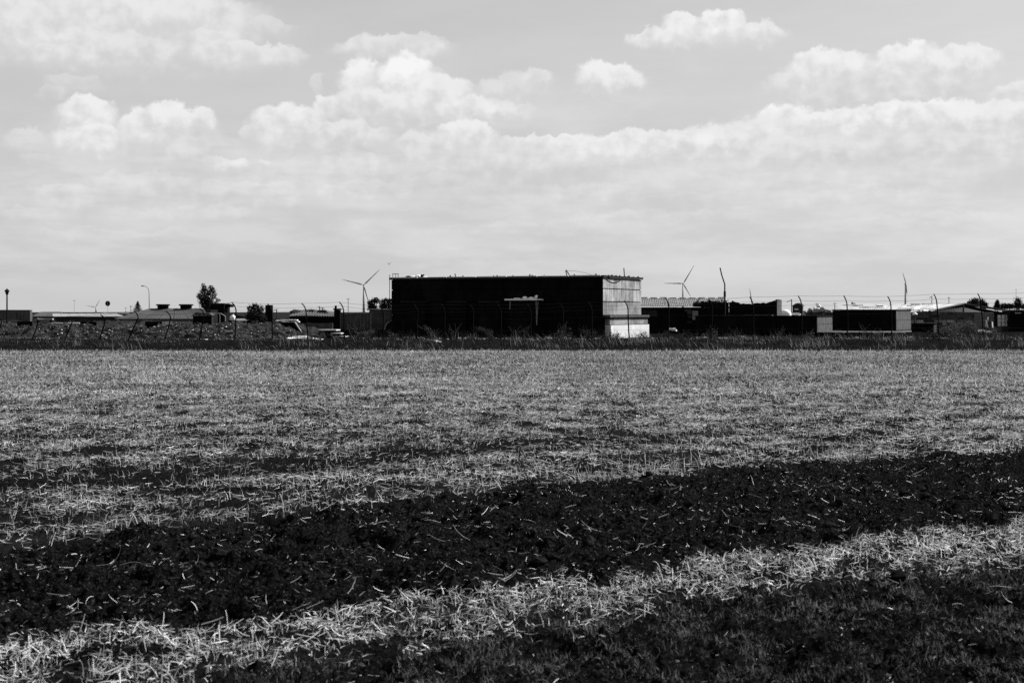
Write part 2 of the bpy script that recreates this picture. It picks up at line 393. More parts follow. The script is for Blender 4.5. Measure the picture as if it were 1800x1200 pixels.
def hgt(X, Y):
    soil, bare, turf = zones(X, Y)
    fine = 1 - sst(Y, 18, 34)
    cl = fbm(X * 4.2, Y * 4.2, 5, 3, .66, True) * .085 + fbm(X * 1.6, Y * 1.6, 3, 8) * .13 + fbm(X * 17, Y * 17, 3, 9, .7) * .04 - .10
    gen = fbm(X * .9, Y * .9, 3, 20) * .03 + fbm(X * 9, Y * 9, 2, 22) * .018 * fine
    tz = fbm(X * 13, Y * 13, 4, 30, .7) * .045 + fbm(X * 4, Y * 4, 2, 31) * .03 + fbm(X * 1.1, Y * 1.1, 2, 33) * .10
    z = gen * (1 - turf) * (1 - soil) + soil * (cl + .02) + turf * tz - .03 * bare * fine + (1 - soil) * (1 - turf) * fine * fbm(X * 14, Y * 14, 3, 23, .7) * .03
    # rows left by the combine
    hx, hy = XX(1372, dground(1150)), dground(1150)
    z = z - .16 * np.exp(-(((X - hx) / .16) ** 2 + ((Y - hy) / .38) ** 2))
    z = z + .05 * fbm(X * .12, Y * .12, 2, 44)
    return z * (1 - sst(Y, 60, 64))


ys = [3.4]
while ys[-1] < 16.5: ys.append(ys[-1] + max(0.011, ys[-1] ** 2 / 2560 * 0.9))
while ys[-1] < FIELD_END: ys.append(ys[-1] + 0.12 + (ys[-1] - 16.5) * 0.004)
ys = np.array(ys); us = np.linspace(-.48, .48, 580)
YY, UU = np.meshgrid(ys, us, indexing='ij'); XXg = UU * (YY + 3.2)
soil, bare, turf = zones(XXg, YY); ZZg = hgt(XXg, YY)
nr, nc = YY.shape; idx = np.arange(nr * nc).reshape(nr, nc)
quads = np.stack([idx[:-1, :-1], idx[:-1, 1:], idx[1:, 1:], idx[1:, :-1]], -1).reshape(-1, 4)


def field_material():
    m = bpy.data.materials.new('field_soil'); m.use_nodes = True; t = m.node_tree; t.nodes.clear(); q = G(t)
    out = q.n('ShaderNodeOutputMaterial'); b = q.n('ShaderNodeBsdfPrincipled')
    at = q.n('ShaderNodeAttribute'); at.attribute_name = 'bare'
    tcn = q.n('ShaderNodeTexCoord'); vec = tcn.outputs['Object']
    fine = q.noise(vec, 22, 8, 0.7); big = q.noise(vec, 1.1, 4, 0.6)
    soilv = q.m('ADD', q.mr(fine, .38, .74, .0006, .014, smooth=False), q.mr(q.noise(vec, 45, 5, .7), .54, .70, 0.0, .055))
    lit = q.mr(q.m('MULTIPLY_ADD', big, .5, q.m('MULTIPLY', q.noise(vec, 30, 6, .75), .75)), .48, .82, .002, .022)
    v = q.mix(at.outputs['Fac'], lit, soilv)
    c = q.n('ShaderNodeCombineColor')
    for i in range(3): t.links.new(v, c.inputs[i])
    t.links.new(c.outputs[0], b.inputs['Base Color'])
    b.inputs['Roughness'].default_value = 1.0; b.inputs['Specular IOR Level'].default_value = 0.0
    bn = q.n('ShaderNodeBump'); bn.inputs['Strength'].default_value = .9; bn.inputs['Distance'].default_value = .07
    t.links.new(q.noise(vec, 38, 6, .7), bn.inputs['Height']); t.links.new(bn.outputs[0], b.inputs['Normal'])
    t.links.new(b.outputs[0], out.inputs[0])
    return m


fm = field_material()
fo = np_mesh('stubble_field', np.stack([XXg, YY, ZZg], -1).reshape(-1, 3), quads, None, fm, True,
             dict(bare=np.maximum(np.maximum(soil, bare * .9), turf * .96).ravel()))
tag(fo, kind='structure')

# one big sheet out to the horizon
gm = mat('open_ground', 0.015, 0.5, 0.05, 1.0, spec=0.0)
n = 40; gv = []; rad = [3.0 * (9000 / 3.0) ** (i / n) for i in range(n + 1)]
gq = []
for i, rr in enumerate(rad):
    for k in range(48):
        t = 2 * math.pi * k / 48; gv.append((rr * math.cos(t), rr * math.sin(t), -0.32))
for i in range(n):
    for k in range(48):
        k2 = (k + 1) % 48; gq.append((i * 48 + k, i * 48 + k2, (i + 1) * 48 + k2, (i + 1) * 48 + k))
gq.append(None)
gq = gq[:-1]; cidx = len(gv); gv.append((0, 0, -0.32))
gt = [(k2 % 48, k, cidx) for k, k2 in ((k, k + 1) for k in range(48))]
go_ = np_mesh('ground', gv, gq, [(b, a, c) for a, b, c in gt], gm)
tag(go_, kind='structure')

# verge and yard behind the field edge, down a small ditch lip
vx = np.linspace(-48, 48, 200); vy = np.concatenate([np.linspace(64.3, 82, 60), np.linspace(82.6, 330, 60)])
VY, VX = np.meshgrid(vy, vx, indexing='ij'); VX = VX * np.where(VY > 82, VY / 82, 1)


def yard_z(X, Y):
    z = -.22 * np.exp(-((Y - 66.0) / 1.0) ** 2) + .14 * sst(Y, 68, 75) + fbm(X * .5, Y * .5, 3, 60) * .16 * sst(Y, 66.5, 71)
    return z + .02


def bank_z(X, Y):
    """rubble bank along the left of the yard"""
    rise = sst(Y, 82.6, 88.5 + fbm(X * .2, Y * 0, 2, 66) * 2)
    end = 1 - sst(X + (Y - 86) * -.1, -16.6, -12.4)
    top = .66 + .06 * np.sin(X * .35) + .16 * sst(X, -24, -17)
    return rise * end * top


def base_z(X, Y):
    X = np.asarray(X, float); Y = np.asarray(Y, float)
    bz = bank_z(X, Y)
    return yard_z(X, Y) + bz + (fbm(X * 1.6, Y * 1.6, 4, 70, .65) * .26 + fbm(X * .35, Y * .5, 2, 72) * .22) * (bz > .03)


VZ = yard_z(VX, VY); nr, nc = VY.shape; idx = np.arange(nr * nc).reshape(nr, nc)
quads = np.stack([idx[:-1, :-1], idx[:-1, 1:], idx[1:, 1:], idx[1:, :-1]], -1).reshape(-1, 4)
vo = np_mesh('verge', np.stack([VX, VY, VZ], -1).reshape(-1, 3), quads, None, mat('verge_soil', .007, .95, 2.2, 1.0, .8, 12, spec=0, v2=.003), True)
tag(vo, kind='structure')

bx = np.linspace(-48, -11.5, 260); by = np.concatenate([np.linspace(82.3, 92, 90), np.linspace(92.5, 125, 30)])
BY, BX = np.meshgrid(by, bx, indexing='ij')
bzz = bank_z(BX, BY); BZ = np.where(bzz > .012, base_z(BX, BY), yard_z(BX, BY) - .05)
nr, nc = BY.shape; idx = np.arange(nr * nc).reshape(nr, nc)
quads = np.stack([idx[:-1, :-1], idx[:-1, 1:], idx[1:, 1:], idx[1:, :-1]], -1).reshape(-1, 4)
bo = np_mesh('gravel_bank', np.stack([BX, BY, BZ], -1).reshape(-1, 3), quads, None, mat('gravel', .022, 1.0, 3.2, 1.0, 1.0, 14, spec=0, v2=.006, detail=9), False)
tag(bo, kind='structure')


# ------------------------------------------------------------------ blades and stalks
def blades(name, X, Y, Z, L, W, azm, tilt, bend, m, tri=False):
    """bent stalks; tri = three-sided stems, else flat blades"""
    n = len(X); p0 = np.stack([X, Y, Z], -1)
    def dirv(t, a): return np.stack([np.sin(t) * np.cos(a), np.sin(t) * np.sin(a), np.cos(t)], -1)
    d1, d2 = dirv(tilt, azm), dirv(tilt + bend, azm + rng.normal(0, .35, n))
    p1 = p0 + d1 * (L * .5)[:, None]; p2 = p1 + d2 * (L * .5)[:, None]
    pq1 = .5625 * p0 + .375 * (p0 + d1 * (L * .62)[:, None]) + .0625 * p2; pq2 = .0625 * p0 + .375 * (p0 + d1 * (L * .62)[:, None]) + .5625 * p2
    ph = rng.uniform(0, 2 * np.pi, n)
    ref = np.stack([np.cos(ph), np.sin(ph), rng.normal(0, .3, n)], -1)
    s = np.cross(d1, ref); s /= np.linalg.norm(s, axis=1)[:, None] + 1e-9; t = np.cross(d1, s)
    w = (W * .5)[:, None]
    if tri:
        offs = [s, -.5 * s + .87 * t, -.5 * s - .87 * t]
        pm = .25 * p0 + .5 * (p0 + d1 * (L * .62)[:, None]) + .25 * p2
        V = np.stack([p + o * w * k for p, k in ((p0, 1), (pq1, 1), (pm, .95), (pq2, .85), (p2, .6)) for o in offs], 1)
        f = [(i * 3 + k, i * 3 + (k + 1) % 3, i * 3 + 3 + (k + 1) % 3, i * 3 + 3 + k) for i in range(4) for k in range(3)]
        Q = (np.arange(n)[:, None, None] * 15 + np.array(f)[None]).reshape(-1, 4); T = None
    else:
        V = np.stack([p0 - s * w, p0 + s * w, p1 - s * w * .8, p1 + s * w * .8, p2], 1)
        Q = (np.arange(n)[:, None] * 5 + np.array([0, 1, 3, 2])[None]); T = (np.arange(n)[:, None] * 5 + np.array([2, 3, 4])[None])
    o = np_mesh(name, V.reshape(-1, 3), Q, T, M[m] if isinstance(m, str) else m)
    return o


def scatter(n, y0, y1, umax=.48):
    """uniform over the ground inside the fan y0..y1"""
    Y = np.sqrt(rng.uniform(y0 ** 2, y1 ** 2, n)); X = rng.uniform(-umax, umax, n) * (Y + 2.4)
    return X, Y


U = rng.uniform
# foreground stubble strip: fine matted straw with thicker bent stalks among it
for (nm, cnt, thick, lb) in (('fine_stubble', 190000, False, 'fine matted pale straw in the strip along the ploughed furrow'), ('near_stubble', 34000, True, 'thicker bent straw stalks in the strip along the ploughed furrow')):
    X, Y = scatter(cnt * 5 // 4, 4.0, 17); so_, ba, tu = zones(X, Y)
    keep = (U(0, 1, len(X)) > so_ * 1.25) & (U(0, 1, len(X)) > tu * 1.04 - .02) & (Y < B1(X) - .3) & (fbm(X * 2.6, Y * 2.6, 4, 120, .65) > -.12 + .26 * U(-1, 1, len(X)))
    X, Y = X[keep], Y[keep]; n = len(X); lay = U(0, 1, n) < .55
    Wd = U(.003, .0062, n) if thick else U(.0018, .0042, n)
    ob = blades(nm, X, Y, hgt(X, Y) + np.where(lay, U(.0, .045, n), -.01), np.where(lay, U(.03, .12, n), U(.03, .11, n)) * (1.15 if thick else .8), Wd,
                U(0, 2 * np.pi, n), np.where(lay, U(1.1, 1.65, n), np.abs(rng.normal(0, .5, n))), np.where(lay, rng.normal(0, .5, n), U(-.4, 1.4, n)), 'straw', thick)
    tag(ob, kind='stuff', label=lb, cat='stubble')
# straw lying over the ploughed strip and the turf
X, Y = scatter(70000, 4.0, 21); so_, ba, tu = zones(X, Y)
pr = np.where(so_ > .5, .09 + .75 * sst(fbm(X * 1.5, Y * 2.6, 4, 130, .6), .06, .42), np.where(tu > .5, .09, 0))
keep = U(0, 1, len(X)) < pr; X, Y = X[keep], Y[keep]; n = len(X)
ob = blades('loose_straw', X, Y, hgt(X, Y) + U(.0, .02, n), np.clip(.03 * np.exp(rng.normal(0, .75, n)), .008, .19), U(.0018, .0045, n), U(0, 2 * np.pi, n), U(1.1, 1.62, n), rng.normal(0, .45, n), 'straw', True)
tag(ob, kind='stuff', label='thin straws strewn over the dark ploughed soil', cat='straw')
# middle field: standing stubble and lying straw
X, Y = scatter(560000, 9.5, 46); so_, ba, tu = zones(X, Y)
dens = (1 - .85 * ba) * (1 - .85 * sst(Y, 24, 46))
keep = (Y > B1(X) - .1) & (so_ < .5) & (U(0, 1, len(X)) < dens) & (U(0, 1, len(X)) > so_) & (U(0, 1, len(X)) < .62 + 1.5 * fbm(X * 1.6, Y * 1.6, 4, 140, .65)); X, Y = X[keep], Y[keep]; n = len(X)
lay = U(0, 1, n) < .62
ob = blades('middle_stubble', X, Y, hgt(X, Y) + np.where(lay, U(.0, .05, n), -.01), np.where(lay, U(.03, .17, n), U(.04, .13, n)), U(.002, .0052, n),
            U(0, 2 * np.pi, n), np.where(lay, U(1.25, 1.62, n), np.abs(rng.normal(.1, .35, n))), np.where(lay, rng.normal(0, .25, n), U(-.1, .7, n)), 'strawmid', False)
tag(ob, kind='stuff', label='cut straw stubble with lying straw across the middle of the field', cat='stubble')
# far field
X, Y = scatter(225000, 22, 64.3, .46); so_, ba, tu = zones(X, Y)
keep = (U(0, 1, len(X)) < (1 - .8 * ba) * sst(Y, 21, 40) * (.85 + .8 * fbm(X * .35, Y * .9, 3, 150))); X, Y = X[keep], Y[keep]; n = len(X)
ob = blades('far_stubble', X, Y, hgt(X, Y) + U(-.01, .07, n), U(.06, .18, n) * (.85 + 1.1 * np.clip(fbm(X * .1, Y * 1.1, 3, 155), -.5, .5)), U(.005, .016, n), U(0, 2 * np.pi, n), np.where(U(0, 1, n) < .6, U(1.0, 1.6, n), np.abs(rng.normal(.3, .4, n))), U(-.2, .6, n), 'strawfar', False)
tag(ob, kind='stuff', label='even grey stubble reaching to the far edge of the field', cat='stubble')
# taller leftover stalks along the far side of the ploughed strip
X = rng.uniform(-6, 9, 900); Y = B1(X) + np.abs(rng.normal(.2, .8, 900)); k = fbm(X * .8, Y * .8, 2, 160) > .06; X, Y = X[k], Y[k]; n = len(X)
ob = blades('tall_stalks', X, Y, hgt(X, Y) - .01, U(.08, .23, n), U(.003, .006, n), U(0, 2 * np.pi, n), np.abs(rng.normal(.35, .6, n)), U(-.1, 1.1, n), 'strawmid', True)
tag(ob, kind='stuff', label='taller bent stalks left standing along the far side of the ploughed strip', cat='stalks')
# low turf in the near right corner
X, Y = scatter(220000, 4.0, 10.5); so_, ba, tu = zones(X, Y)
keep = (U(0, 1, len(X)) < tu) & (fbm(X * 3.4, Y * 2.4, 3, 170) > .05 + .22 * U(-1, 1, len(X))); X, Y = X[keep], Y[keep]; n = len(X)
ob = blades('low_turf', X, Y, hgt(X, Y) - .004, U(.015, .06, n), U(.002, .0042, n), U(0, 2 * np.pi, n), np.abs(rng.normal(.45, .5, n)), U(0, .8, n), 'turf', False)
tag(ob, kind='stuff', label='short dark matted turf in front of the stubble strip', cat='turf')
# soil clods
X, Y = scatter(50000, 4.2, 20); so_, ba, tu = zones(X, Y)
keep = (U(0, 1, len(X)) < np.where(so_ > .6, .5, np.where(tu > .6, .06, 0))); X, Y = X[keep], Y[keep]; mb_v = []; mb_f = []
Zc = hgt(X, Y); mbc = MB()
for i in range(len(X)):
    s_ = min(.055, .009 * math.exp(random.gauss(.2, .6)))
    mbc.lump((X[i], Y[i], Zc[i] + s_ * .25), s_ * random.uniform(.8, 1.4), s_ * random.uniform(.8, 1.3), s_ * random.uniform(.6, .9), i)
ob = mbc.build('soil_clods', 'clod'); tag(ob, kind='stuff', label='black crumbly soil clods in the ploughed strip', cat='soil')

# verge grass between field and fence
def tufts(name, n, xr, yr, hmin, hmax, m, label, cat, dens=None, lean=.25, w=(.010, .022), zf=base_z):
    X = U(xr[0], xr[1], n); Y = U(yr[0], yr[1], n)
    if dens is not None: k = U(0, 1, n) < dens(X, Y); X, Y = X[k], Y[k]
    n = len(X)
    ob = blades(name, X, Y, zf(X, Y) - .02, U(hmin, hmax, n) * np.where((X < -12.5) & (Y > 71), .5, 1) * (.8 + .9 * np.clip(fbm(X * .6, Y * .6, 2, 260), -.4, .6)), U(w[0], w[1], n), rng.normal(math.pi * .95, 1.3, n), np.abs(rng.normal(lean, .3, n)), U(0, .9, n), m, False)
    return tag(ob, kind='stuff', label=label, cat=cat)


tufts('verge_grass', 60000, (-40, 40), (67.0, 82.5), .12, .42, 'verge', 'dark rank grass on the verge below the wire fence', 'grass', lambda X, Y: .65 + .9 * fbm(X * .4, Y * .4, 3, 200))
tufts('dry_grass', 22000, (-40, 40), (68.0, 83.5), .25, .75, 'dry', 'pale dry grass tufts standing in the dark verge', 'grass',
      lambda X, Y: sst(fbm(X * .35, Y * .35, 3, 210), .02, .45) * np.where(X > 2, .9, .5), lean=.4)
tufts('bank_weeds', 9000, (-40, -12.5), (81.8, 90), .12, .45, 'verge', 'dark weeds growing on the gravel bank', 'weeds', lambda X, Y: sst(fbm(X * .4, Y * .4, 3, 230), .0, .35))
tufts('yard_weeds', 14000, (-13, 36), (82.5, 90), .2, .8, 'verge', 'dark weeds growing in front of the walls', 'weeds', lambda X, Y: sst(fbm(X * .5, Y * .5, 3, 220), -.05, .4) * .8)

# ================================================================== things
ANG = R(25.0)                                    # the yard's walls all run the same way
def solve(pxL, pxR, pxE, d, a=ANG):
    """front length and side length of a block whose near right corner stands at pixel column pxR, depth d"""
    t0, tl, te = (pxR - CX) / F, (pxL - CX) / F, (pxE - CX) / F
    L1 = (t0 - tl) * d / (math.cos(a) + tl * math.sin(a)); L2 = (te - t0) * d / (math.sin(a) - te * math.cos(a))
    return L1, L2
def corner(name, px, d, a=ANG): return empty(name, (XX(px, d), d, 0), -a)


# ---------------------------------------------------------------- main building
D0 = 90.0
L1, L2 = solve(688, 1060, 1127, D0)
zc = lambda y: ZZ(y, D0)
HB = zc(486.5)
def fx(px):
    """local x on the front wall of the main building for a pixel column"""
    t = (px - CX) / F; X0 = XX(1060, D0)
    return -(X0 - t * D0) / (math.cos(ANG) + t * math.sin(ANG))
B = corner('concrete_building', 1060, D0)
tag(B, 'long flat-roofed building with black front wall and pale concrete end wall', 'building')
MB().box(-L1 + .06, -.06, .06, L2 - .06, -.3, HB - .05).build('wall', 'shade_black', B)
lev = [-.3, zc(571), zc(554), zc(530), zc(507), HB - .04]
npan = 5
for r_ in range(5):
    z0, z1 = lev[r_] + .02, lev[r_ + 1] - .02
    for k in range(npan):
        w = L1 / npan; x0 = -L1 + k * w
        MB().box(x0 + .012, x0 + w - .012, -.01 + random.uniform(-.012, .012), .055, z0, z1).build('front_panel', 'shade_black', B)  # shade painted into the front panels; sunlit end panels stay concrete
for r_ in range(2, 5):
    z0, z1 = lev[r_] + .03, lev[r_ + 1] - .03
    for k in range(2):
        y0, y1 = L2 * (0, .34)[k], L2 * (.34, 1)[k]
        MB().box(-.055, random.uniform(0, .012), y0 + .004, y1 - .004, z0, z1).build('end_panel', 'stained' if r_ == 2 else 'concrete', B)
pl = MB().box(.0, .34, .32, L2 + .38, zc(571) + .02, zc(557.6)).build('plinth_course', 'stained', B)
pl2 = MB().box(.0, .40, .34, L2 + .48, -.3, zc(571) - .02).build('plinth_course', 'limewash', B); pl2['label'] = 'bright limewashed lower plinth course'
MB().box(-.02, .42, .16, L2 + .50, zc(557.6) + .004, zc(554)).build('ledge', 'grey', B)
MB().box(.02, .425, .2, L2 + .48, zc(557.6) - .07, zc(557.6)).build('ledge_lip', 'shade_black', B)
MB().box(-L1 - .12, .10, -.12, L2 + .12, HB - .04, HB + .07).build('roof_slab', 'steel', B)
# roof rim painted white in place of sunlight along its edge
for k in range(7):
    x0 = -L1 - .1 + k * (L1) / 7
    MB().box(x0, x0 + L1 / 7 - .06, -.10, -.02, HB + .074, HB + .10 + random.uniform(0, .03), .012).build('lit_edge_strip', 'white', B)
# end wall coping and a slack cable
MB().box(-.10, .14, -.13, L2 + .14, HB + .074, HB + .105).build('coping', 'steel', B)
pts = [(.12, .5 + 3.0 * t, HB + .08 - 1.1 * t * (1 - t)) for t in [i / 14 for i in range(15)]]
MB().tube(pts, .03, 5).build('cable', 'black', B)
for i, yy in enumerate((.9, 1.5, 2.2, 2.9, 3.8, 4.6, 5.5, 6.4)):
    MB().lump((.03, yy, HB + .12), .06 + .03 * (i % 3), .1, .04 + .03 * (i % 2), 40 + i).build('coping_clamp', 'steel', B)
# rods on the roof (photo columns, heights and lean)
for (px, yt, dx_) in ((797, 480.5, -.10), (993, 475.5, -.12), (998, 474, -.28), (1102, 471, -.05)):
    x = fx(min(px, 1055)); dd = D0 + (-x) * math.sin(ANG)
    yy = .4 if px < 1060 else 4.2
    if px > 1060: x = -.12; dd = D0 + yy * math.cos(ANG)
    zt = ZZ(yt, dd)
    MB().tube([(x, yy, HB), (x + dx_ * .4, yy, HB + (zt - HB) * .5), (x + dx_, yy, zt)], .035, 5).build('rod', 'steel', B)
x0 = fx(996)
MB().tube([(x0 - .1 + t * 1.9, .4, HB + .42 - .36 * t * t) for t in [i / 10 for i in range(11)]], .009, 4).build('cable', 'wire', B)
for k, px in enumerate((866, 872, 930, 934, 1008, 1046, 955, 812, 790, 900)):
    x = fx(px); MB().lump((x, .15, HB + .12), .08, .08, .06 + .03 * (k % 3), 60 + k).build('roof_stone', 'steel', B)
# railing at the far left corner and pipe down the edge
rl = empty('railing'); rl.parent = B
xl = -L1 + .05; 
for (xa) in (0, .22, .42): MB().tube([(xl + xa, .1, HB + .07), (xl + xa, .1, HB + .36)], .02, 5).build('railing_post', 'steel', rl)
MB().tube([(xl - .03, .1, HB + .36), (xl + .45, .1, HB + .36)], .022, 5).build('railing_bar', 'steel', rl)
MB().tube([(-L1 - .1, -.06, HB + .3), (-L1 - .1, -.06, 1.0)], .025, 6).build('down_pipe', 'steel', B)
for k, (pa, pb) in enumerate(((709, 752), (789, 822), (846, 882))):
    xa, xb = fx(pa), fx(pb); dd = D0 - (xa + xb) / 2 * math.sin(ANG); zt = ZZ(531, dd)
    MB().box(xa, xb, -.35, -.03, -.3, zt).build('buttress', 'shade_black', B)
    MB().box(xa - .04, xb + .03, -.38, -.03, zt + .004, zt + .05).build('buttress_cap', 'darkgrey', B)
# porch
pa, pb = fx(905), fx(951); dd = D0 - (pa + pb) / 2 * math.sin(ANG); zt = ZZ(528, dd)
po = MB().box(pa, pb, -.9, -.03, -.3, zt).build('porch', 'shade_black', B)
MB().box(pa - .25, pb + .18, -1.05, -.03, zt + .004, zt + .10).build('porch_roof', 'white', po)  # white slab colour stands for its sunlit top
def wedge(x, y0, y1, z0, z1, w0, mname, nm):
    mb = MB(); b = len(mb.v)
    for xx in (x, x + .02): mb.v += [(xx, y0, z1), (xx, y1, z1), (xx, y0 + (y1 - y0) * .62, z0 + (z1 - z0) * .5), (xx, y0 + (y1 - y0) * .5, z0), (xx, y0 + (y1 - y0) * .25, z0)]
    mb.f += [(4, 3, 2, 1, 0), (5, 6, 7, 8, 9)] + [(i, (i + 1) % 5, 5 + (i + 1) % 5, 5 + i) for i in range(5)]
    o = mb.build(nm, mname, po); o['label'] = 'pale pointed sliver painted as sunlight on the side wall'; return o
wedge(pb + .003, -.88, -.42, zt - 1.6, zt - .08, 1, 'concrete', 'sunlit_sliver')  # pale sliver painted where sun strikes the porch side
MB().prism([(pa + .03, zt - .6), (pa + .10, zt - .55), (pa + .16, zt - .05), (pa + .05, zt - .05)], -.925, -.905).build('sunlit_sliver', 'concrete', po)  # second pale sliver painted as sunlight, on the porch front
# rubble on the porch roof and on the main roof
def heap(name, origin, spots, m, label, cat, group=None):
    e = empty(name, origin); 
    for k, (dx_, dy_, dz_, rx, ry, rz) in enumerate(spots): MB().lump((dx_, dy_, dz_), rx, ry, rz, hash((name, k)) % 1000 if False else k * 7 + len(name)).build('chunk', m, e)
    return tag(e, label, cat, group)
wp = B.matrix_basis @ Vector((0, 0, 0))
def bw(x, y, z):
    c, s_ = math.cos(-ANG), math.sin(-ANG); ox, oy = XX(1060, D0), D0
    return (ox + x * c - y * s_, oy + x * s_ + y * c, z)
heap('porch_rubble', bw((pa + pb) / 2, -.5, zt + .10), [(.45, 0, .06, .16, .12, .08), (.62, .05, .05, .2, .1, .06), (-.0, 0, .07, .22, .15, .1), (.25, .1, .04, .15, .1, .05), (-.5, 0, .03, .3, .12, .035), (.75, -.02, .14, .11, .11, .12)], 'chalk', 'white lumps of rubble on the porch roof slab', 'rubble')
heap('roof_rubble', bw(fx(722), .8, HB + .07), [(-.25, 0, .06, .3, .2, .1), (.1, 0, .1, .25, .2, .14), (.38, 0, .09, .25, .2, .13), (.62, .1, .05, .2, .2, .08), (.95, .1, .03, .3, .2, .05), (1.5, .1, .02, .4, .2, .05)], 'chalk', 'white rubble heaped on the flat roof near the corner railing', 'rubble')
heap('roof_scrap', bw(fx(735), .5, HB + .07), [(0, 0, .1, .12, .1, .16), (-.9, 0, .06, .22, .1, .12), (.12, 0, .18, .08, .06, .08)], 'black', 'black scrap lying among white rubble on the roof', 'scrap')

# concrete pipe ring leaning at the left end
pr_ = MB(); c0 = P(693, 579, 98.5)
ring = []
for k in range(25):
    t = math.pi * 2 * k / 24; ring.append((math.cos(t), math.sin(t)))
e = empty('pipe_ring', (c0.x, c0.y, 0), -R(10))
prof = [(.60, -.4), (.60, .4), (.53, .4), (.53, -.4)]
mb = MB(); nn = 24
for (rr, yy) in prof:
    for k in range(nn): t = 2 * math.pi * k / nn; mb.v.append((rr * math.cos(t), yy, .62 + rr * math.sin(t)))
for i in range(4):
    for k in range(nn): a_, b_ = i * nn, ((i + 1) % 4) * nn; k2 = (k + 1) % nn; mb.f.append((a_ + k, a_ + k2, b_ + k2, b_ + k))
mb.build('pipe', 'concrete', e); mq = MB(); mq.v = [(.525 * math.cos(2 * math.pi * k / 24), y_, .62 + .525 * math.sin(2 * math.pi * k / 24)) for y_ in (-.1, .1) for k in range(24)]; mq.f = [tuple(reversed(range(24))), tuple(range(24, 48))] + [(k, (k + 1) % 24, 24 + (k + 1) % 24, 24 + k) for k in range(24)]; mq.build('plug', 'darkgrey', e); MB().lathe([(.30, 0), (.36, .12)], (0, 0, -.02), 10).build('footing', 'darkgrey', e)
tag(e, 'round concrete pipe ring standing at the far end of the black building', 'pipe')

# ---------------------------------------------------------------- wire fence
fence = empty('wire_fence', (0, 82, 0)); tag(fence, 'leaning steel post fence with curved tops and barbed wire along the field', 'fence')
POSTS = [(120, 556, 112, 601), (178, 553, 173, 601), (236, 546, 223, 604), (293, 547, 289, 599), (352, 542, 350, 602), (408, 531, 413, 606), (471, 534, 479, 604),
         (531, 533, 541, 604), (597, 531, 606, 602), (667, 538, 674, 602), (727, 535, 733, 598), (775, 535, 782, 600), (825, 535, 831, 600), (874, 535, 880, 600), (926, 535, 933, 598),
         (983, 533, 988, 600), (1033, 531, 1041, 600), (1097, 529, 1107, 600), (1169, 524, 1174, 600), (1245, 526, 1250, 600), (1317, 522, 1326, 603), (1402, 520, 1410, 603),
         (1482, 520, 1490, 603), (1559, 521, 1569, 603), (1640, 517, 1652, 599), (1717, 516, 1731, 602), (1800, 515, 1812, 602), (60, 556, 55, 601), (-4, 556, -8, 601), (1884, 515, 1896, 602)]
POSTS.sort(key=lambda p: p[2]); tops = []; knees = []
FD = 82.0
for (xt, yt, xb, yb) in POSTS:
    d = FD + random.uniform(-.15, .15)
    b_ = Vector((XX(xb, d), d, float(base_z(XX(xb, d), d)) - .15)); zt = ZZ(yt, d); xT = XX(xt, d)
    H_ = zt - b_.z; arm = .24 if H_ > 1.5 else .1
    sgn = -1
    # straight shaft, then the top curls outwards
    kn = Vector((xT + arm * .95, d, zt - H_ * .21)); low_ = b_.copy()
    pts = [low_, low_.lerp(kn, .33) + Vector((random.uniform(-.03, .03), 0, 0)), low_.lerp(kn, .66) + Vector((random.uniform(-.02, .02), 0, 0)), kn,
           kn + Vector((-arm * .12, -.03, H_ * .07)), kn + Vector((-arm * .45, -.08, H_ * .15)), Vector((xT, d - .16, zt))]
    pts = [p - Vector((0, 82, 0)) for p in pts]
    MB().tube(pts, [.042, .04, .038, .036, .034, .032, .030], 6).build('post', 'postm', fence)
    tops.append(pts[-1]); knees.append((pts[3], pts[0]))
def strand(points, sag, r, name='barbed_wire'):
    pts = []
    for a_, b_ in zip(points[:-1], points[1:]):
        for i in range(6): t = i / 6; q = a_.lerp(b_, t); q = q + Vector((0, 0, -sag * 4 * t * (1 - t))); pts.append(q)
    pts.append(points[-1]); return MB().tube(pts, r, 4).build(name, 'wire', fence)
strand(tops, .02, .0065); strand([t.lerp(k[0], .45) for t, k in zip(tops, knees)], .05, .006); strand([t.lerp(k[0], .9) for t, k in zip(tops, knees)], .03, .005)
for q in (.2, .6): strand([k[0].lerp(k[1], q) for k in knees], .03, .003, 'wire')

# ---------------------------------------------------------------- right-hand blocks
def cblock(name, pxL, pxR, pxE, yt, yb, d, label, cat, front='shade_black', end='grey', group=None, cap=None, a=ANG):
    l1, l2 = solve(pxL, pxR, pxE, d, a); e = corner(name, pxR, d, a); z0, z1 = ZZ(yb, d), ZZ(yt, d)
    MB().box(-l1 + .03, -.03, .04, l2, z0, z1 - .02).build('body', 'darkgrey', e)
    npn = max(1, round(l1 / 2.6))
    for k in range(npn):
        w = l1 / npn; MB().box(-l1 + k * w + .006, -l1 + (k + 1) * w - .006, 0, .045, z0, z1 - .02).build('front_panel', front, e)  # front colour holds the shade, the end panels the lit grey
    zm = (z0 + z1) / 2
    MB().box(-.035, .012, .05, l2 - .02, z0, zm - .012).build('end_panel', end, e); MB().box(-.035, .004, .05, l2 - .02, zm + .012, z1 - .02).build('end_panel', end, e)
    MB().box(-l1 - .04, .05, -.04, l2 + .04, z1 - .016, z1 + .05).build('lid', cap or front, e)
    return tag(e, label, cat, group), l1, l2, z0, z1
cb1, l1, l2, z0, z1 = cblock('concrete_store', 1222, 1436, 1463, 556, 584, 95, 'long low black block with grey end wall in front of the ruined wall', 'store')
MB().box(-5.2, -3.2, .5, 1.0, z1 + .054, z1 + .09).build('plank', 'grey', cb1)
cb2, *_ = cblock('concrete_store', 1463, 1575, 1601, 545, 580.3, 101.0, 'taller black block with pale streaked end wall beside the small black box', 'store')
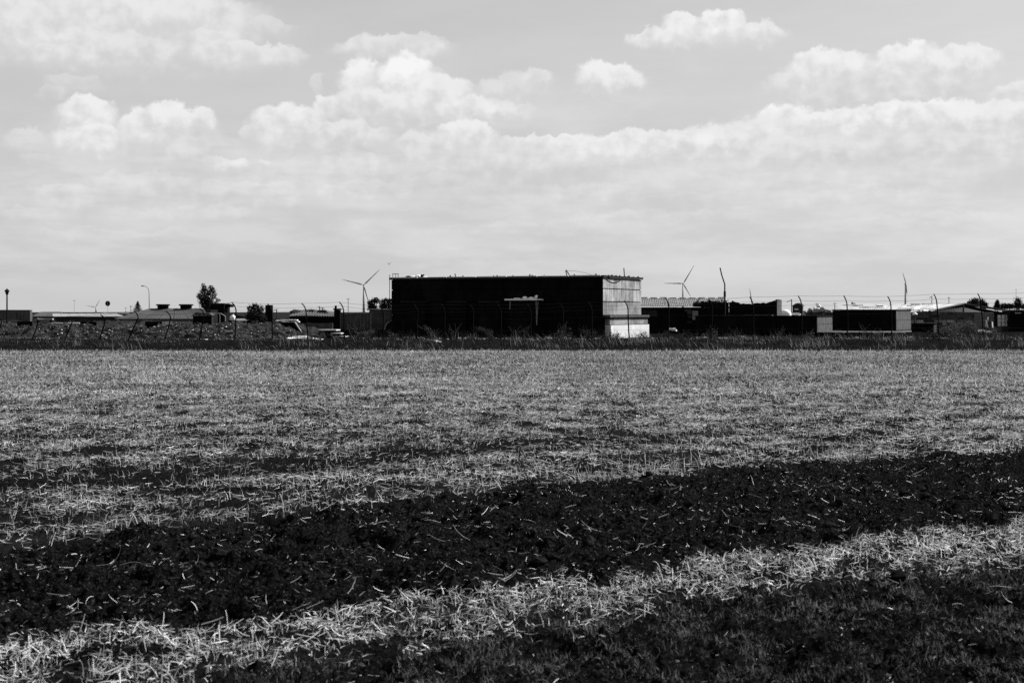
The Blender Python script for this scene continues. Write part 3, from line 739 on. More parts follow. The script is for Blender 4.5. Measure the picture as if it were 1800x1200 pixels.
e, *_ = cblock('concrete_box', 1602, 1641, 1646, 569.5, 584, 93.5, 'small black box standing on the low concrete footing', 'box', end='darkgrey')
# plinth slab
l1, l2 = solve(1228, 1590, 1602, 93.0); e = corner('loading_slab', 1590, 93.0); zt = ZZ(584.2, 93.0)
for k in range(7):
    w = l1 / 7; MB().box(-l1 + k * w + .01, -l1 + (k + 1) * w - .01, random.uniform(-.02, .02), l2 + 9, -.3, zt - .06).build('slab_segment', 'shade_black', e)
    MB().box(-l1 + k * w + .03 + random.uniform(0, .25), -l1 + (k + 1) * w - .03, -.03, l2 + 9, zt - .056, zt - .004).build('slab_edge', 'grey', e)
tag(e, 'long raised black slab with a thin pale edge under the two blocks', 'slab')
# low pale footing right of the slab
e = empty('footing_wall', (XX(1592, 93.5), 93.5, 0), -R(3)); zt = ZZ(583.5, 93.5)
for k in range(3): MB().box(k * 1.05 + .01, (k + 1) * 1.05 - .01, 0, .5, -.3, zt - .02 * k).build('footing_block', 'grey', e)
tag(e, 'short low grey footing wall under the small black box', 'wall')

# shed with corrugated roof
def corr(mb, p00, p10, p01, p11, nw, amp, nrow=2):
    """corrugated sheet between four corners; waves run up the slope"""
    p00, p10, p01, p11 = map(Vector, (p00, p10, p01, p11)); nrm = (p10 - p00).cross(p01 - p00).normalized()
    if nrm.z < 0: nrm = -nrm
    m_ = nw * 6; b = len(mb.v)
    for side in (0, -.012):
        for j in range(nrow):
            t = j / (nrow - 1)
            for i in range(m_ + 1):
                u_ = i / m_; q = (p00.lerp(p10, u_)).lerp(p01.lerp(p11, u_), t) + nrm * (amp * math.sin(u_ * nw * 2 * math.pi) + side); mb.v.append(tuple(q))
    w = m_ + 1
    for s_ in range(2):
        o = b + s_ * nrow * w
        for j in range(nrow - 1):
            for i in range(m_): f = (o + j * w + i, o + j * w + i + 1, o + (j + 1) * w + i + 1, o + (j + 1) * w + i); mb.f.append(f if s_ == 0 else f[::-1])
    o2 = b + nrow * w
    for i in range(m_): mb.f.append((b + i + 1, b + i, o2 + i, o2 + i + 1))
    return mb
SD = 107.0; a_s = R(4)
sh = empty('corrugated_shed', (XX(1280, SD), SD, 0), -a_s); tag(sh, 'low dark shed under a pale wavy sheet roof behind the concrete end wall', 'shed')
wS = (1280 - 1106) / F * SD; ze, zr = ZZ(537.5, SD), ZZ(524, SD + 3.2)
MB().box(-wS, -.1, .4, 6.0, -.3, ze - .1).build('wall', 'shade_black', sh)
ns = 8
for k in range(ns):
    xa, xb = -wS + k * wS / ns, -wS + (k + 1) * wS / ns + .05; dz = .012 * (k % 2)
    ex = 0 if k < 6 else (.15 if k == 6 else .55)
    corr(MB(), (xa, 0 + ex, ze + dz + ex * (zr - ze) / 3.2), (xb, ex, ze + dz + ex * (zr - ze) / 3.2), (xa, 3.2, zr + dz), (xb, 3.2, zr + dz), 7, .014).build('roof_sheet', 'sheet', sh)
    corr(MB(), (xa, 6.4, ze + dz), (xb, 6.4, ze + dz), (xa, 3.2, zr + dz), (xb, 3.2, zr + dz), 7, .014).build('roof_sheet', 'sheet', sh)
for k in range(10):
    x = -wS + (k + .3) * wS / 10; MB().box(x, x + .5, 3.05, 3.35, zr + .02, zr + .06 + .02 * (k % 2), .012).build('ridge_tile', 'limewash', sh)
MB().tube([(.05, 3.2, zr - .05), (.12, .4, ze - .15)], .05, 5).build('barge_board', 'wood', sh); MB().tube([(.05, 3.2, zr - .05), (.16, 6.2, ze - .15)], .05, 5).build('barge_board', 'wood', sh)
MB().prism([(-.14, -.3), (-.06, -.3), (-.06, zr - .2), (-.14, zr - .2)], .5, 5.8).build('gable_wall', 'darkgrey', sh)
def pane(pa, pb, ya, yb, m, y=.395):
    MB().box(XX(pa, SD) - XX(1280, SD), XX(pb, SD) - XX(1280, SD), y - .03, y, ZZ(yb, SD), ZZ(ya, SD)).build('board', m, sh)
pane(1218, 1228, 546, 562, 'palegrey'); pane(1209, 1216.5, 543.5, 552.5, 'grey'); pane(1204.5, 1209, 544, 547.5, 'grey'); pane(1210, 1217, 555, 559, 'darkgrey'); pane(1209, 1217, 564, 568, 'darkgrey'); pane(1130, 1156, 545, 556, 'darkgrey', .38)
# broken corner timbers
tb = empty('fallen_timbers', (XX(1240, 104.5), 104.5, ZZ(531, 104.5))); tag(tb, 'tangle of broken black timbers along the shed eave', 'timbers')
for k in range(12):
    x = random.uniform(-.8, 1.5); MB().tube([(x, 0, random.uniform(-.1, .1)), (x + random.uniform(-.6, .6), .1, random.uniform(-.12, .25))], .035, 5).build('timber', 'steel', tb)
MB().box(-.9, 1.6, -.1, .2, -.35, -.02, .08).build('beam', 'black', tb)
# bent lamp pole behind the shed
d = 106; q = [P(1262, 600, d), P(1262, 527, d), P(1262, 501, d), P(1257, 486, d), P(1254, 473, d)]
MB_ = MB().tube([(p.x - q[0].x, 0, p.z - 0) for p in [Vector((q[0].x, d, -.2))] + q[1:]], [.06, .055, .05, .045, .045], 6)
pl_ = empty('bent_pole', (q[0].x, d - 3.4, 0)); MB_.build('shaft', 'steel', pl_); MB().lathe([(.085, 0), (.085, .42)], (0, 0, ZZ(523, d)), 8).build('sleeve', 'steel', pl_)
tag(pl_, 'tall bent dark pole rising through the edge of the corrugated roof', 'pole')

# ruined wall with ragged top
l1, l2 = solve(1286, 1366, 1374, 100.0); e = corner('ruined_wall', 1366, 100.0); zt = ZZ(530, 100.0)
tag(e, 'black ruined wall with a ragged top and pale broken end', 'wall')
xs = [i / 16 for i in range(17)]
top = [(-l1 + l1 * x_, zt + fbm(np.array([x_ * 7.0]), np.array([.3]), 3, 300)[0] * .25 - .12 * math.sin(math.pi * x_)) for x_ in xs]
MB().prism([(-l1, -.3)] + [(0, -.3)] + top[::-1], 0, .3).build('wall', 'shade_black', e)
MB().prism([(-.0, -.3), (.003, -.3), (.003, zt + .1), (0, zt + .1)], .0, l2).build('end_face', 'grey', e)  # end coloured grey as the lit side, front black as the shaded one
MB().prism([(-.18, zt - .15), (.0, zt - .15), (.0, zt + .12), (-.2, zt + .16)], .31, l2).build('broken_corner', 'shade_black', e)
MB().box(-l1 - .12, -l1 + .06, -.08, -.004, -.3, zt - .02).build('pier', 'grey', e)
# long wall further left of it, behind the first store
e = empty('timber_wall', (XX(1232, 101.5), 101.5, 0), -R(6)); zt = ZZ(531, 101.5); tag(e, 'black plank wall running from the shed eave to the ruined wall', 'wall')
wl = (1287 - 1232) / F * 101.5
for k in range(9): MB().box(k * wl / 9 + .008, (k + 1) * wl / 9 - .008, random.uniform(0, .02), .1, -.3, zt + random.uniform(-.12, .1)).build('plank', 'shade_black', e)

# hut with white sheets right of the ruined wall
hb = corner('small_hut', 1408, 118, ANG); l1, l2 = solve(1393, 1408, 1412, 118); zt = ZZ(538, 118)
MB().box(-l1, 0, 0, l2, -.3, zt).build('wall', 'darkgrey', hb); MB().prism([(-l1 - .1, zt + .003), (.1, zt + .003), (-.15, zt + .26), (-l1 + .3, zt + .24)], -.05, l2 + .05).build('roof', 'darkgrey', hb)
MB().box(-l1 + .18, -.2, -.03, -.002, ZZ(545, 118), ZZ(542, 118)).build('window', 'limewash', hb)
tag(hb, 'small dark hut with a pale slot window behind the long black block', 'hut')
e = empty('white_tank', (XX(1381, 112), 112, ZZ(554, 112) - .9)); MB().lathe([(.05, -.6), (.42, -.6), (.45, .45), (.36, .62), (.2, .72), (.02, .75)], (0, 0, .6), 14).build('shell', 'white', e, True)
MB().lathe([(.55, 0), (.55, .06)], (0, 0, -.04), 10).build('base', 'darkgrey', e); tag(e, 'rounded white tank beside the ruined wall', 'tank')
e = empty('sheet_stack', (XX(1400, 113), 113, 0)); 
for k in range(3): MB().box(-.5 - .1 * k, .25, 0, .5, ZZ(553.5, 113) + .06 * k, ZZ(553.5, 113) + .05 + .06 * k, .01).build('sheet', 'white', e)
MB().box(-.4, .2, .1, .4, -.3, ZZ(553.5, 113) - .005).build('pallet', 'darkgrey', e); tag(e, 'stack of white sheets in front of the small hut', 'sheets')
# rubble heap
e = empty('rubble_heap', (XX(1438, 112), 112, 0)); rd = random.Random(5)
for k in range(110):
    x = rd.uniform(-1.6, 1.6); hz = 1.15 + 1.0 * max(0, 1 - abs(x) / 1.6) ** .6
    s_ = rd.uniform(.1, .22); MB().lump((x, rd.uniform(-.6, .5), hz * rd.uniform(.7, 1.05)), s_, s_, s_ * .8, k).build('chunk', 'chalk' if rd.random() < .3 else 'rubble', e)
mbm = MB(); mbm.lump((0, 0, .7), 1.9, 1.0, 1.45, 3).build('core', 'darkgrey', e); tag(e, 'heap of mixed grey and white rubble behind the black blocks', 'rubble')

# ---------------------------------------------------------------- white-roofed hall
HD = 150.0
hl = empty('white_roof_hall', (XX(1485, HD), HD, 0), 0); tag(hl, 'long low hall with a bright white sheet roof and open gable end', 'hall')
wH = XX(1640, HD) - XX(1485, HD); ze, zr = ZZ(547, HD), ZZ(534.5, HD + 9)
gx = XX(1693, HD + 9) - XX(1485, HD)              # ridge end
MB().box(.2, wH, .5, 9, -.3, ze - .12).build('wall', 'fargrey', hl)
ns = 9
for k in range(ns):
    t0, t1 = k / ns, (k + 1) / ns - .012
    lo0, lo1 = wH * t0, wH * t1; x_off = -.0
    hi0, hi1 = 0.9 + (gx - .9) * t0, .9 + (gx - .9) * t1
    dz = random.uniform(-.015, .02)
    corr(MB(), (lo0, 0, ze + dz), (lo1, 0, ze + dz), (hi0, 9, zr + dz), (hi1, 9, zr + dz), 6, .012).build('roof_sheet', 'whitesheet', hl)
for k in range(16):
    t = random.uniform(.02, .95); v_ = random.uniform(.05, .95); x = (wH * t) * (1 - v_) + (.9 + (gx - .9) * t) * v_
    ln_ = random.uniform(.5, 1.8); MB().box(x, x + ln_, 9 * v_, 9 * v_ + .25, ze + (zr - ze) * v_ + .05, ze + (zr - ze) * v_ + .09, .01).build('roof_batten', 'steel', hl)
for k in range(18):
    x = wH * random.uniform(.08, .99); MB().lump((x, .3, ze + .1), random.uniform(.06, .16), .15, random.uniform(.04, .1), k).build('roof_stone', 'steel', hl)
# gable and far slope
gz = zr
MB().prism([(wH, -.3), (gx * 2 - wH - 1.2, -.3), (gx * 2 - wH - 1.2, ze - .15), (gx, gz - .12), (wH, ze - .15)], 9.0, 9.2).build('gable_wall', 'shade_black', hl)
def beam(p, q_, w=.10, m='steel', nm='gable_beam'): return MB().tube([p, q_], w, 4).build(nm, m, hl)
beam((wH - .4, .0, ze), (gx, 8.8, gz + .02), .13); beam((gx, 8.8, gz + .02), (XX(1795, HD) - XX(1485, HD), 6, ZZ(544, HD)), .12); beam((gx, 8.9, gz - .05), (gx, 8.9, .3), .07)
beam((wH + .2, 8.8, ze - .18), (gx + 3.3, 8.8, ze - .2), .08); beam((wH + 1.2, 8.85, ze - .1), (gx, 8.85, gz - .1), .04)
MB().prism([(wH + 1.0, ze - .02), (gx + 2.4, ze - .12), (gx, gz - .35)], 8.95, 8.985).build('gable_infill', 'white', hl)
corr(MB(), (gx + .05, 9.4, gz), (gx + .05, 20, gz - .1), (XX(1795, HD) - XX(1485, HD), 9.4, ZZ(545, HD)), (XX(1795, HD) - XX(1485, HD), 20, ZZ(545, HD)), 8, .03).build('roof_sheet', 'far', hl)

# block wall in front of the hall
BWD = 112.0
bwl = empty('block_wall', (XX(1600, BWD), BWD, 0)); tag(bwl, 'grey block wall with worn white courses in front of the white-roofed hall', 'wall')
wW = (1713 - 1600) / F * BWD; zt = ZZ(549, BWD); rows = 6; hh = .2
for r_ in range(rows):
    z1_ = zt - r_ * hh; x = -(.2 if r_ % 2 else 0)
    while x < wW - .05:
        x1 = min(x + .42, wW)
        if not (r_ == 0 and random.random() < .15):
            MB().box(max(x, 0) + .008, x1 - .008, random.uniform(-.012, .012), .2, z1_ - hh + .012, z1_, .004).build('block', ('grey', 'grey', 'grey', 'concrete', 'concrete', 'grey')[r_] if random.random() < .8 else 'darkgrey', bwl)
        x = x1
MB().box(.02, wW - .02, .03, .17, -.3, zt - .02).build('core', 'darkgrey', bwl)
MB().box(.1, wW * .75, .02, .16, -.3, zt - rows * hh - .01).build('footing', 'grey', bwl)
e = empty('vent_pipe', (XX(1608, BWD - .4), BWD - .4, ZZ(552, BWD) )); MB().lathe([(.22, -.06), (.2, .04), (.08, .12), (.02, .13)], (0, 0, 0), 10).build('cover', 'white', e, True)
MB().tube([(0, 0, -2.0), (0, 0, 0)], .05, 6).build('shaft', 'grey', e); tag(e, 'small white vent cap on a pipe at the end of the block wall', 'vent')

# gate, walls to the far right
GD = 118.0
e = empty('grey_sheet_wall', (XX(1712, GD), GD, 0)); 
for k in range(4): MB().box(k * .42, k * .42 + .41, random.uniform(0, .03), .05, -.3, ZZ(550 + k * .4, GD)).build('sheet', 'fargrey', e)
tag(e, 'grey sheet metal wall panels next to the block wall', 'wall')
e = empty('white_gate', (XX(1753, GD), GD, 0)); w = (1773 - 1753) / F * GD
for k in range(3):
    for j in range(3): MB().box(k * w / 3 + .025, (k + 1) * w / 3 - .025, 0, .04, ZZ(571, GD) + j * .32 - .1, ZZ(571, GD) + j * .32 + .19).build('panel', 'white', e)
for k in range(4): MB().tube([(k * w / 3, -.02, -.3), (k * w / 3, -.02, ZZ(552, GD))], .025, 5).build('bar', 'steel', e)
tag(e, 'bright white panelled gate between dark bars', 'gate')
e = corner('black_shed', 1822, 116, R(12)); l1, l2 = solve(1775, 1822, 1830, 116, R(12.0) + .25); zt = ZZ(546, 116)
MB().box(-l1, 0, 0, 5, -.3, zt).build('wall', 'shade_black', e); MB().box(-l1 - .2, .2, -.2, 5.2, zt + .003, zt + .08).build('roof', 'sheet', e)
MB().box(-l1 + .4, -l1 + .9, -.03, -.004, zt - .22, zt - .16).build('vent_slot', 'limewash', e)
tag(e, 'black shed with a thin pale roof edge beside the white gate', 'shed')
e = empty('leaning_sheets', (XX(1737, 114), 114, .2))
for k in range(7): MB().tube([(random.uniform(-.4, .5), 0, .3), (random.uniform(-.4, .5), 0, random.uniform(.7, 1.5))], random.uniform(.03, .08), 4).build('scrap_piece', 'chalk' if k % 2 else 'steel', e)
MB().box(-.5, .6, -.1, .3, -.5, .32, .05).build('crate', 'darkgrey', e); tag(e, 'bent white and dark scrap leaning beside the white gate', 'scrap')

# ---------------------------------------------------------------- left of the main building
def wallpx(name, pa, pb, yt, d, label, cat, m, nseg=1, thick=.2, cap=None, rz=0., yb=None, piece='panel', ragged=0.):
    e = empty(name, (XX(pa, d), d, 0), rz); w = (pb - pa) / F * d / max(.2, math.cos(rz)); zt = ZZ(yt, d)
    for k in range(nseg):
        MB().box(k * w / nseg + .006, (k + 1) * w / nseg - .006, random.uniform(0, .02), thick, -.4 if yb is None else ZZ(yb, d), zt + random.uniform(-ragged, ragged)).build(piece, m, e)
    if cap: MB().box(-.05, w + .05, -.06, thick + .06, zt + .004 + ragged, zt + .06 + ragged).build('cap', cap, e)
    return tag(e, label, cat), w, zt
wallpx('sheet_wall', 598, 652, 551, 100, 'low grey ribbed sheet wall with a ragged pale top', 'wall', 'grey', 9, .08, None, 0, None, 'sheet', .04)
e, w, zt = wallpx('rendered_wall', 649, 689, 544, 103, 'taller grey wall with a cap painted pale as a lit top beside the black building', 'wall', 'grey', 2, .25, 'limewash')  # pale cap colour stands for sunlight on the wall top
wallpx('kerb_wall', 598, 684, 579.5, 97, 'low black retaining wall below the grey sheet wall', 'wall', 'shade_black', 4, .3)
e, w, zt = wallpx('brick_chimney', 587, 598, 544, 99, 'square black chimney stack at the end of the dark shed', 'chimney', 'shade_black', 1, .45, None, 0, None, 'stack')
MB().box(-.06, w + .06, -.06, .5, zt + .004, zt + .08).build('crown', 'shade_black', e); MB().tube([(.1, .2, zt), (.1, .2, zt + .28)], .08, 6).build('flue', 'shade_black', e)
# dark shed with turf-like sagging roof
e = empty('sagging_shed', (XX(507, 100), 100, 0)); tag(e, 'dark shed with a sagging grey roof between gravel bank and chimney', 'shed')
w = (588 - 507) / F * 100; zt = ZZ(556, 100)
MB().box(0, w, .3, 4, -.3, zt).build('wall', 'shade_black', e)
for k in range(6):
    x0, x1 = k * w / 6, (k + 1) * w / 6 + .03; b_ = [.0, .14, .2, .12, .05, .0, -.02]
    p = lambda i, y: (x0 if i == 0 else x1, y, zt + .02 + (.32 if y > 2 else 0) + b_[k + i] * (1 if y > 2 else .3))
    corr(MB(), p(0, 0), p(1, 0), p(0, 3.4), p(1, 3.4), 3, .025).build('roof_sheet', 'far', e)
for k, x in enumerate((.25, 1.3, 2.1)): MB().lump((x, 2.2, zt + .3), .5, .4, .2, k).build('roof_bulge', 'steel', e)
# pale inner wall seen under it
wallpx('plaster_wall', 524, 585, 568, 98, 'low grey plastered wall below the sagging shed', 'wall', 'grey', 3, .15)
# stairs: stepped slabs
st_ = empty('concrete_steps', (XX(559, 90), 90, 0), -R(6)); tag(st_, 'black block with four pale concrete steps going down beside dry grass', 'steps')
zt = ZZ(581, 90); xw = lambda p: (p - 559) / F * 90
MB().box(0, xw(582), 0, 1.1, -.3, zt - .005).build('block', 'shade_black', st_); MB().box(.02, xw(592), -.04, 1.1, zt, zt + .07).build('tread', 'limewash', st_)
for k, (pa, pb, y) in enumerate(((582, 600, 586.5), (589, 608, 592), (597, 616, 598))):
    z_ = ZZ(y, 90); MB().box(xw(pa - 2), xw(pb) - .1, .02, 1.05, -.3, z_ - .005).build('riser', 'shade_black', st_); MB().box(xw(pa), xw(pb), -.03, 1.1, z_, z_ + .055).build('tread', 'limewash', st_)
# slanted slab at the end of the bank and pale slabs on it
sl = empty('tilted_slab', (XX(497, 92), 92, 0)); MB().prism([(0, .4), (.8, .4), (1.25, .35), (.72, ZZ(566, 92)), (0, ZZ(566, 92) - .05)], 0, .25).build('slab', 'shade_black', sl)
MB().prism([(1.25, .35), (1.32, .35), (.80, ZZ(566, 92)), (.72, ZZ(566, 92))], 0, .25).build('slab_edge', 'concrete', sl); tag(sl, 'black tilted slab with a pale slanting edge at the end of the gravel bank', 'slab')
e = empty('slab_pile', (XX(482, 92.5), 92.5, ZZ(566, 92.5)))
for k in range(7): x = -.1 + k * .2; MB().box(x, x + random.uniform(.4, .7), -.1, .5, .0 + .055 * (k % 3), .05 + .055 * (k % 3), .015).build('slab', 'chalk' if k % 4 else 'steel', e)
MB().box(0, 1.2, .05, .45, -.9, -.02, .03).build('support', 'shade_black', e); tag(e, 'pile of broken white slabs on top of the tilted slab', 'slabs')
for i, (px, py, rot) in enumerate(((528, 593, 20), (530, 600, 4), (520, 590, 30))):
    d = 86.5 - i; e = empty('fallen_slab', (XX(px, d), d, float(base_z(XX(px, d), d)) + .03), R(rot)); 
    MB().box(-.5 if i != 1 else -.8, .5 if i != 1 else .7, -.15, .2, -.04, .05, .02).build('slab', 'chalk', e)
    tag(e, 'flat pale slab lying at the foot of the gravel bank', 'slab', 'slabs fallen from the bank')

# blocks on the bank
def bankblock(pa, pb, pe, yt, yb, d, label, tilt=0, end='grey'):
    l1, l2 = solve(pa, pb, pe, d); e = corner('concrete_block', pb, d); z0, z1 = ZZ(yb, d), ZZ(yt, d)
    MB().box(-l1, -.012, 0, l2, z0 - .3, z1, .012).build('block', 'shade_black', e); MB().box(-.010, .0, .01, l2 - .01, z0 - .28, z1 - .01).build('end_face', end, e)  # body black as shaded side, end face coloured lighter
    return tag(e, label, 'block'), l1, l2, z1
bankblock(30, 57, 58.5, 564.5, 577, 89.5, 'black concrete block on the bank beside the lantern post', 0, 'darkgrey')
bankblock(141, 169.5, 171, 565, 576, 89.5, 'black concrete block alone on the bank crest before the pale-roofed hall', 0, 'darkgrey')
bankblock(255, 285, 302, 565, 575.5, 89.5, 'black concrete block with a grey lit end on the bank crest')
e, l1, l2, z1 = bankblock(339, 372, 376, 554.5, 567, 90.5, 'black block with a pitched grey lid on the highest part of the bank', 0, 'darkgrey')
MB().prism([(-l1 - .05, z1 + .016), (.06, z1 + .016), (-.15, z1 + .16), (-l1 + .3, z1 + .2)], -.05, l2 + .05).build('lid', 'grey', e)
wallpx('crest_slab', 400, 442, 563.5, 91, 'long thin black slab lying along the bank crest', 'slab', 'shade_black', 2, .5, None, 0, 569)
e = empty('white_barrel', (XX(409, 93), 93, ZZ(563.5, 93))); MB().lathe([(.12, 0), (.17, .05), (.19, .18), (.16, .32), (.06, .37)], (0, 0, 0), 12).build('barrel', 'white', e, True); MB().lathe([(.08, 0), (.08, .03)], (0, 0, .372), 10).build('lid', 'white', e)
tag(e, 'small round white barrel on the bank crest', 'barrel')
# lantern post
d = 91; e = empty('lantern_post', (XX(12.3, d), d, float(base_z(XX(12.3, d), d)) - .05)); zt = ZZ(508, d) - e.location.z
MB().lathe([(.055, 0), (.05, zt * .5), (.045, zt - .38)], (0, 0, 0), 8).build('shaft', 'black', e)
MB().lathe([(.045, zt - .38), (.08, zt - .33), (.13, zt - .16), (.14, zt - .15)], (0, 0, 0), 10).build('lantern', 'black', e)
MB().lathe([(.16, zt - .145), (.165, zt - .10), (.07, zt - .03), (.05, zt), (.02, zt + .03)], (0, 0, 0), 10).build('lantern_roof', 'black', e)
tag(e, 'black post with a lantern head standing on the gravel bank', 'lantern')
# far left corrugated wall and heaps in front
wallpx('ribbed_container', -30, 53, 544.5, 108, 'grey ribbed container wall behind the lantern post', 'container', 'grey', 14, .5, None, 0, None, 'rib')
e = empty('covered_heap', (XX(22, 96), 96, ZZ(578, 96) - .3)); tag(e, 'black tarpaulin-covered heap in front of the grey container', 'heap')
mb = MB(); 
for (x, r1, hz) in ((0, .95, .62), (-.95, .8, .5)): mb.lathe([(r1, 0), (r1 * .93, hz * .6), (r1 * .6, hz * .95), (r1 * .2, hz * 1.05), (.02, hz * 1.06)], (x, 0, .25), 14)
mb.build('tarpaulin', 'black', e); MB().box(-1.9, .9, -.3, .5, -.2, .3).build('pallet', 'shade_black', e)
# white plank strip on the bank
for (pa, pb, y, lb) in ((62, 92, 560.5, 'short raised pale plank between the container and the pale-roofed hall'), (60, 140, 568, 'long pale plank between two black blocks on the bank'), (14, 29, 571, 'short pale plank at the foot of the lantern post')):
    d = 97; e = empty('pale_plank', (XX(pa, d), d, 0)); w = (pb - pa) / F * d; MB().box(0, w, 0, .3, ZZ(y + 1.4, d), ZZ(y - .6, d), .02).build('plank', 'wood', e)
    for x in (.1, w - .2): MB().box(x, x + .1, .05, .2, .3, ZZ(y + 1.4, d) - .005).build('trestle', 'shade_black', e)
    tag(e, lb, 'plank', 'planks on the bank')

# ---------------------------------------------------------------- far buildings on the left
def gablehall(name, pa, pb, yr, ye, d, depth, label, wall_m, roof_m, ra=None, rb=None, nsh=5):
    e = empty(name, (XX(pa, d), d, 0)); w = (pb - pa) / F * d; ze, zr = ZZ(ye, d), ZZ(yr, d + depth / 2)
    MB().box(.15, w - .15, .3, depth, -.3, ze - .03).build('wall', wall_m, e)
    r0, r1 = (0 if ra is None else XX(ra, d + depth / 2) - XX(pa, d)), (w if rb is None else XX(rb, d + depth / 2) - XX(pa, d))
    for k in range(nsh):
        t0, t1 = k / nsh, (k + 1) / nsh - .004
        corr(MB(), (w * t0, 0, ze), (w * t1, 0, ze), (r0 + (r1 - r0) * t0, depth / 2, zr), (r0 + (r1 - r0) * t1, depth / 2, zr), 6, .006).build('roof_sheet', roof_m, e)
    corr(MB(), (0, depth, ze), (w, depth, ze), (r0, depth / 2, zr), (r1, depth / 2, zr), 8, .02).build('roof_sheet', roof_m, e)
    return tag(e, label, 'hall'), w, ze, zr
gablehall('hip_roof_house', 55, 127, 548, 556, 190, 12, 'grey hip-roofed house behind the long pale-roofed hall', 'fargrey', 'far', 72, 105)
gablehall('pale_roof_hall', 93, 222, 550.8, 556, 150, 14, 'long low hall with a pale roof behind the gravel bank', 'darkgrey', 'palegrey', 92, 205, 8)
gablehall('dark_roof_hall', 172, 232, 548.5, 552, 185, 14, 'far low hall with a dark roof edge beside the conifer', 'fargrey', 'far', 185, 225)
bn, wB, ze, zr = gablehall('grey_barn', 200, 412, 542, 560, 135, 10, 'wide grey barn roof with squat flat-topped ventilators', 'fargrey', 'far', 262, 352, 8)
for (pa, pb, yt, yb) in ((274, 299, 534.5, 543.5), (314, 340, 534.5, 543)):
    d = 140.; o = empty('ventilator'); o.parent = bn; cx = XX((pa + pb) / 2, d) - XX(200, 135); hw = (pb - pa) / 2 / F * d; zt, zb = ZZ(yt, d), ZZ(yb, d)
    MB().lathe([(hw * .72, zb - .3 - zt), (hw * .82, -.14)], (cx, 5, zt), 10).build('housing', 'shade_black', o); MB().lathe([(hw, -.135), (hw * 1.02, -.07), (hw * .9, 0)], (cx, 5, zt), 12).build('hood', 'shade_black', o)
e, w, zt = wallpx('flat_roof_kiosk', 369, 394, 534, 120, 'dark flat-roofed kiosk under the leafy tree', 'kiosk', 'shade_black', 1, 2.5, 'grey', 0, None, 'wall')
MB().box(w * .05, w * .55, -.05, -.004, .6, zt - .5).build('door', 'fargrey', e); MB().box(w, w + .5, .4, 1.6, zt - .28, zt - .03).build('awning', 'shade_black', e)
wallpx('dark_hut', 466, 477.5, 536, 97, 'narrow black upright hut at the right of the bush', 'hut', 'shade_black', 2, .6, None, 0, None, 'panel')
# pieces of junk on the barn side
e = empty('pale_cart', (XX(335, 112), 112, 0)); MB().tube([(0, 0, ZZ(556, 112)), (.35, 0, ZZ(552, 112)), (1.2, 0, ZZ(551, 112)), (2.4, 0, ZZ(551, 112))], .035, 5).build('rail', 'palegrey', e); MB().tube([(2.4, 0, ZZ(551, 112)), (2.75, 0, ZZ(556, 112)), (2.75, 0, .5)], .035, 5).build('rail', 'palegrey', e)
for x in (.3, 1.4, 2.3): MB().tube([(x, 0, .5), (x, 0, ZZ(551.3, 112))], .03, 5).build('upright', 'palegrey', e)
tag(e, 'pale pipe railing with rounded ends in front of the grey barn', 'railing')

# ---------------------------------------------------------------- vegetation
def leafcloud(blobs, n, size, seed):
    rd = np.random.default_rng(seed); V = []
    vol = np.array([b[3] * b[5] * b[4] for b in blobs]); pick = rd.choice(len(blobs), n, p=vol / vol.sum())
    c = np.array([[b[0], b[1], b[2]] for b in blobs])[pick]; rr = np.array([[b[3], b[4], b[5]] for b in blobs])[pick]
    d = rd.normal(size=(n, 3)); d /= np.linalg.norm(d, axis=1)[:, None]; q = rd.uniform(.35, 1.0, n) ** .5 * (1 + .22 * rd.normal(size=n))
    p = c + d * q[:, None] * rr
    a = rd.normal(size=(n, 3)); a /= np.linalg.norm(a, axis=1)[:, None]; b = np.cross(a, rd.normal(size=(n, 3))); b /= np.linalg.norm(b, axis=1)[:, None]
    s = (size * rd.uniform(.5, 1.3, n))[:, None]
    V = np.stack([p - a * s, p + b * s * .5, p + a * s, p - b * s * .5], 1).reshape(-1, 3)
    return V, np.arange(4 * n).reshape(n, 4)
def tree(name, loc, blobs, n, size, label, cat, trunk_r=.12, seed=1, group=None, m='leaf', limbs=True):
    e = empty(name, loc); V, Q = leafcloud(blobs, n, size, seed)
    o = np_mesh('crown', V, Q, None, M[m]); o.parent = e
    zmid = max(b[2] for b in blobs) * .75
    mb = MB().tube([(0, 0, -.2), (trunk_r * .3, 0, zmid * .4), (0, 0, zmid)], [trunk_r, trunk_r * .75, trunk_r * .3], 7)
    if limbs:
        for b in blobs: mb.tube([(0, 0, zmid * .45), (b[0] * .5, b[1] * .5, (zmid * .45 + b[2]) * .5), (b[0], b[1], b[2])], [trunk_r * .45, trunk_r * .3, trunk_r * .12], 5)
    mb.build('trunk', 'bark', e)
    return tag(e, label, cat, group)
def pblobs(d, x0, lst):
    out = []
    for (px, py, rx, ry) in lst: out.append(((px - x0) / F * d, random.uniform(-.3, .3) * rx / F * d, ZZ(py, d), rx / F * d, rx / F * d, ry / F * d))
    return out
d = 128; x0 = 366
tree('leafy_tree', (XX(x0, d), d, 0), pblobs(d, x0, [(357, 502, 3.5, 5), (359, 507, 5, 5), (355, 512, 5, 4), (363, 513, 6, 6), (371, 506, 4.5, 5), (375, 511, 4, 5), (370, 515, 6, 6), (353, 521, 7, 6), (361, 524, 8, 7), (350, 520, 3.5, 4), (378, 518, 3.5, 4), (375, 523, 5, 4), (382, 527, 3.5, 3), (386, 528, 2.5, 1.5), (379, 531, 4, 3), (367, 531, 8, 6), (356, 531, 7, 6), (360, 538, 7, 5)]), 5200, .06, 'tall leafy tree with a wispy top beside the kiosk', 'tree', .14, 3)
d = 92; x0 = 448
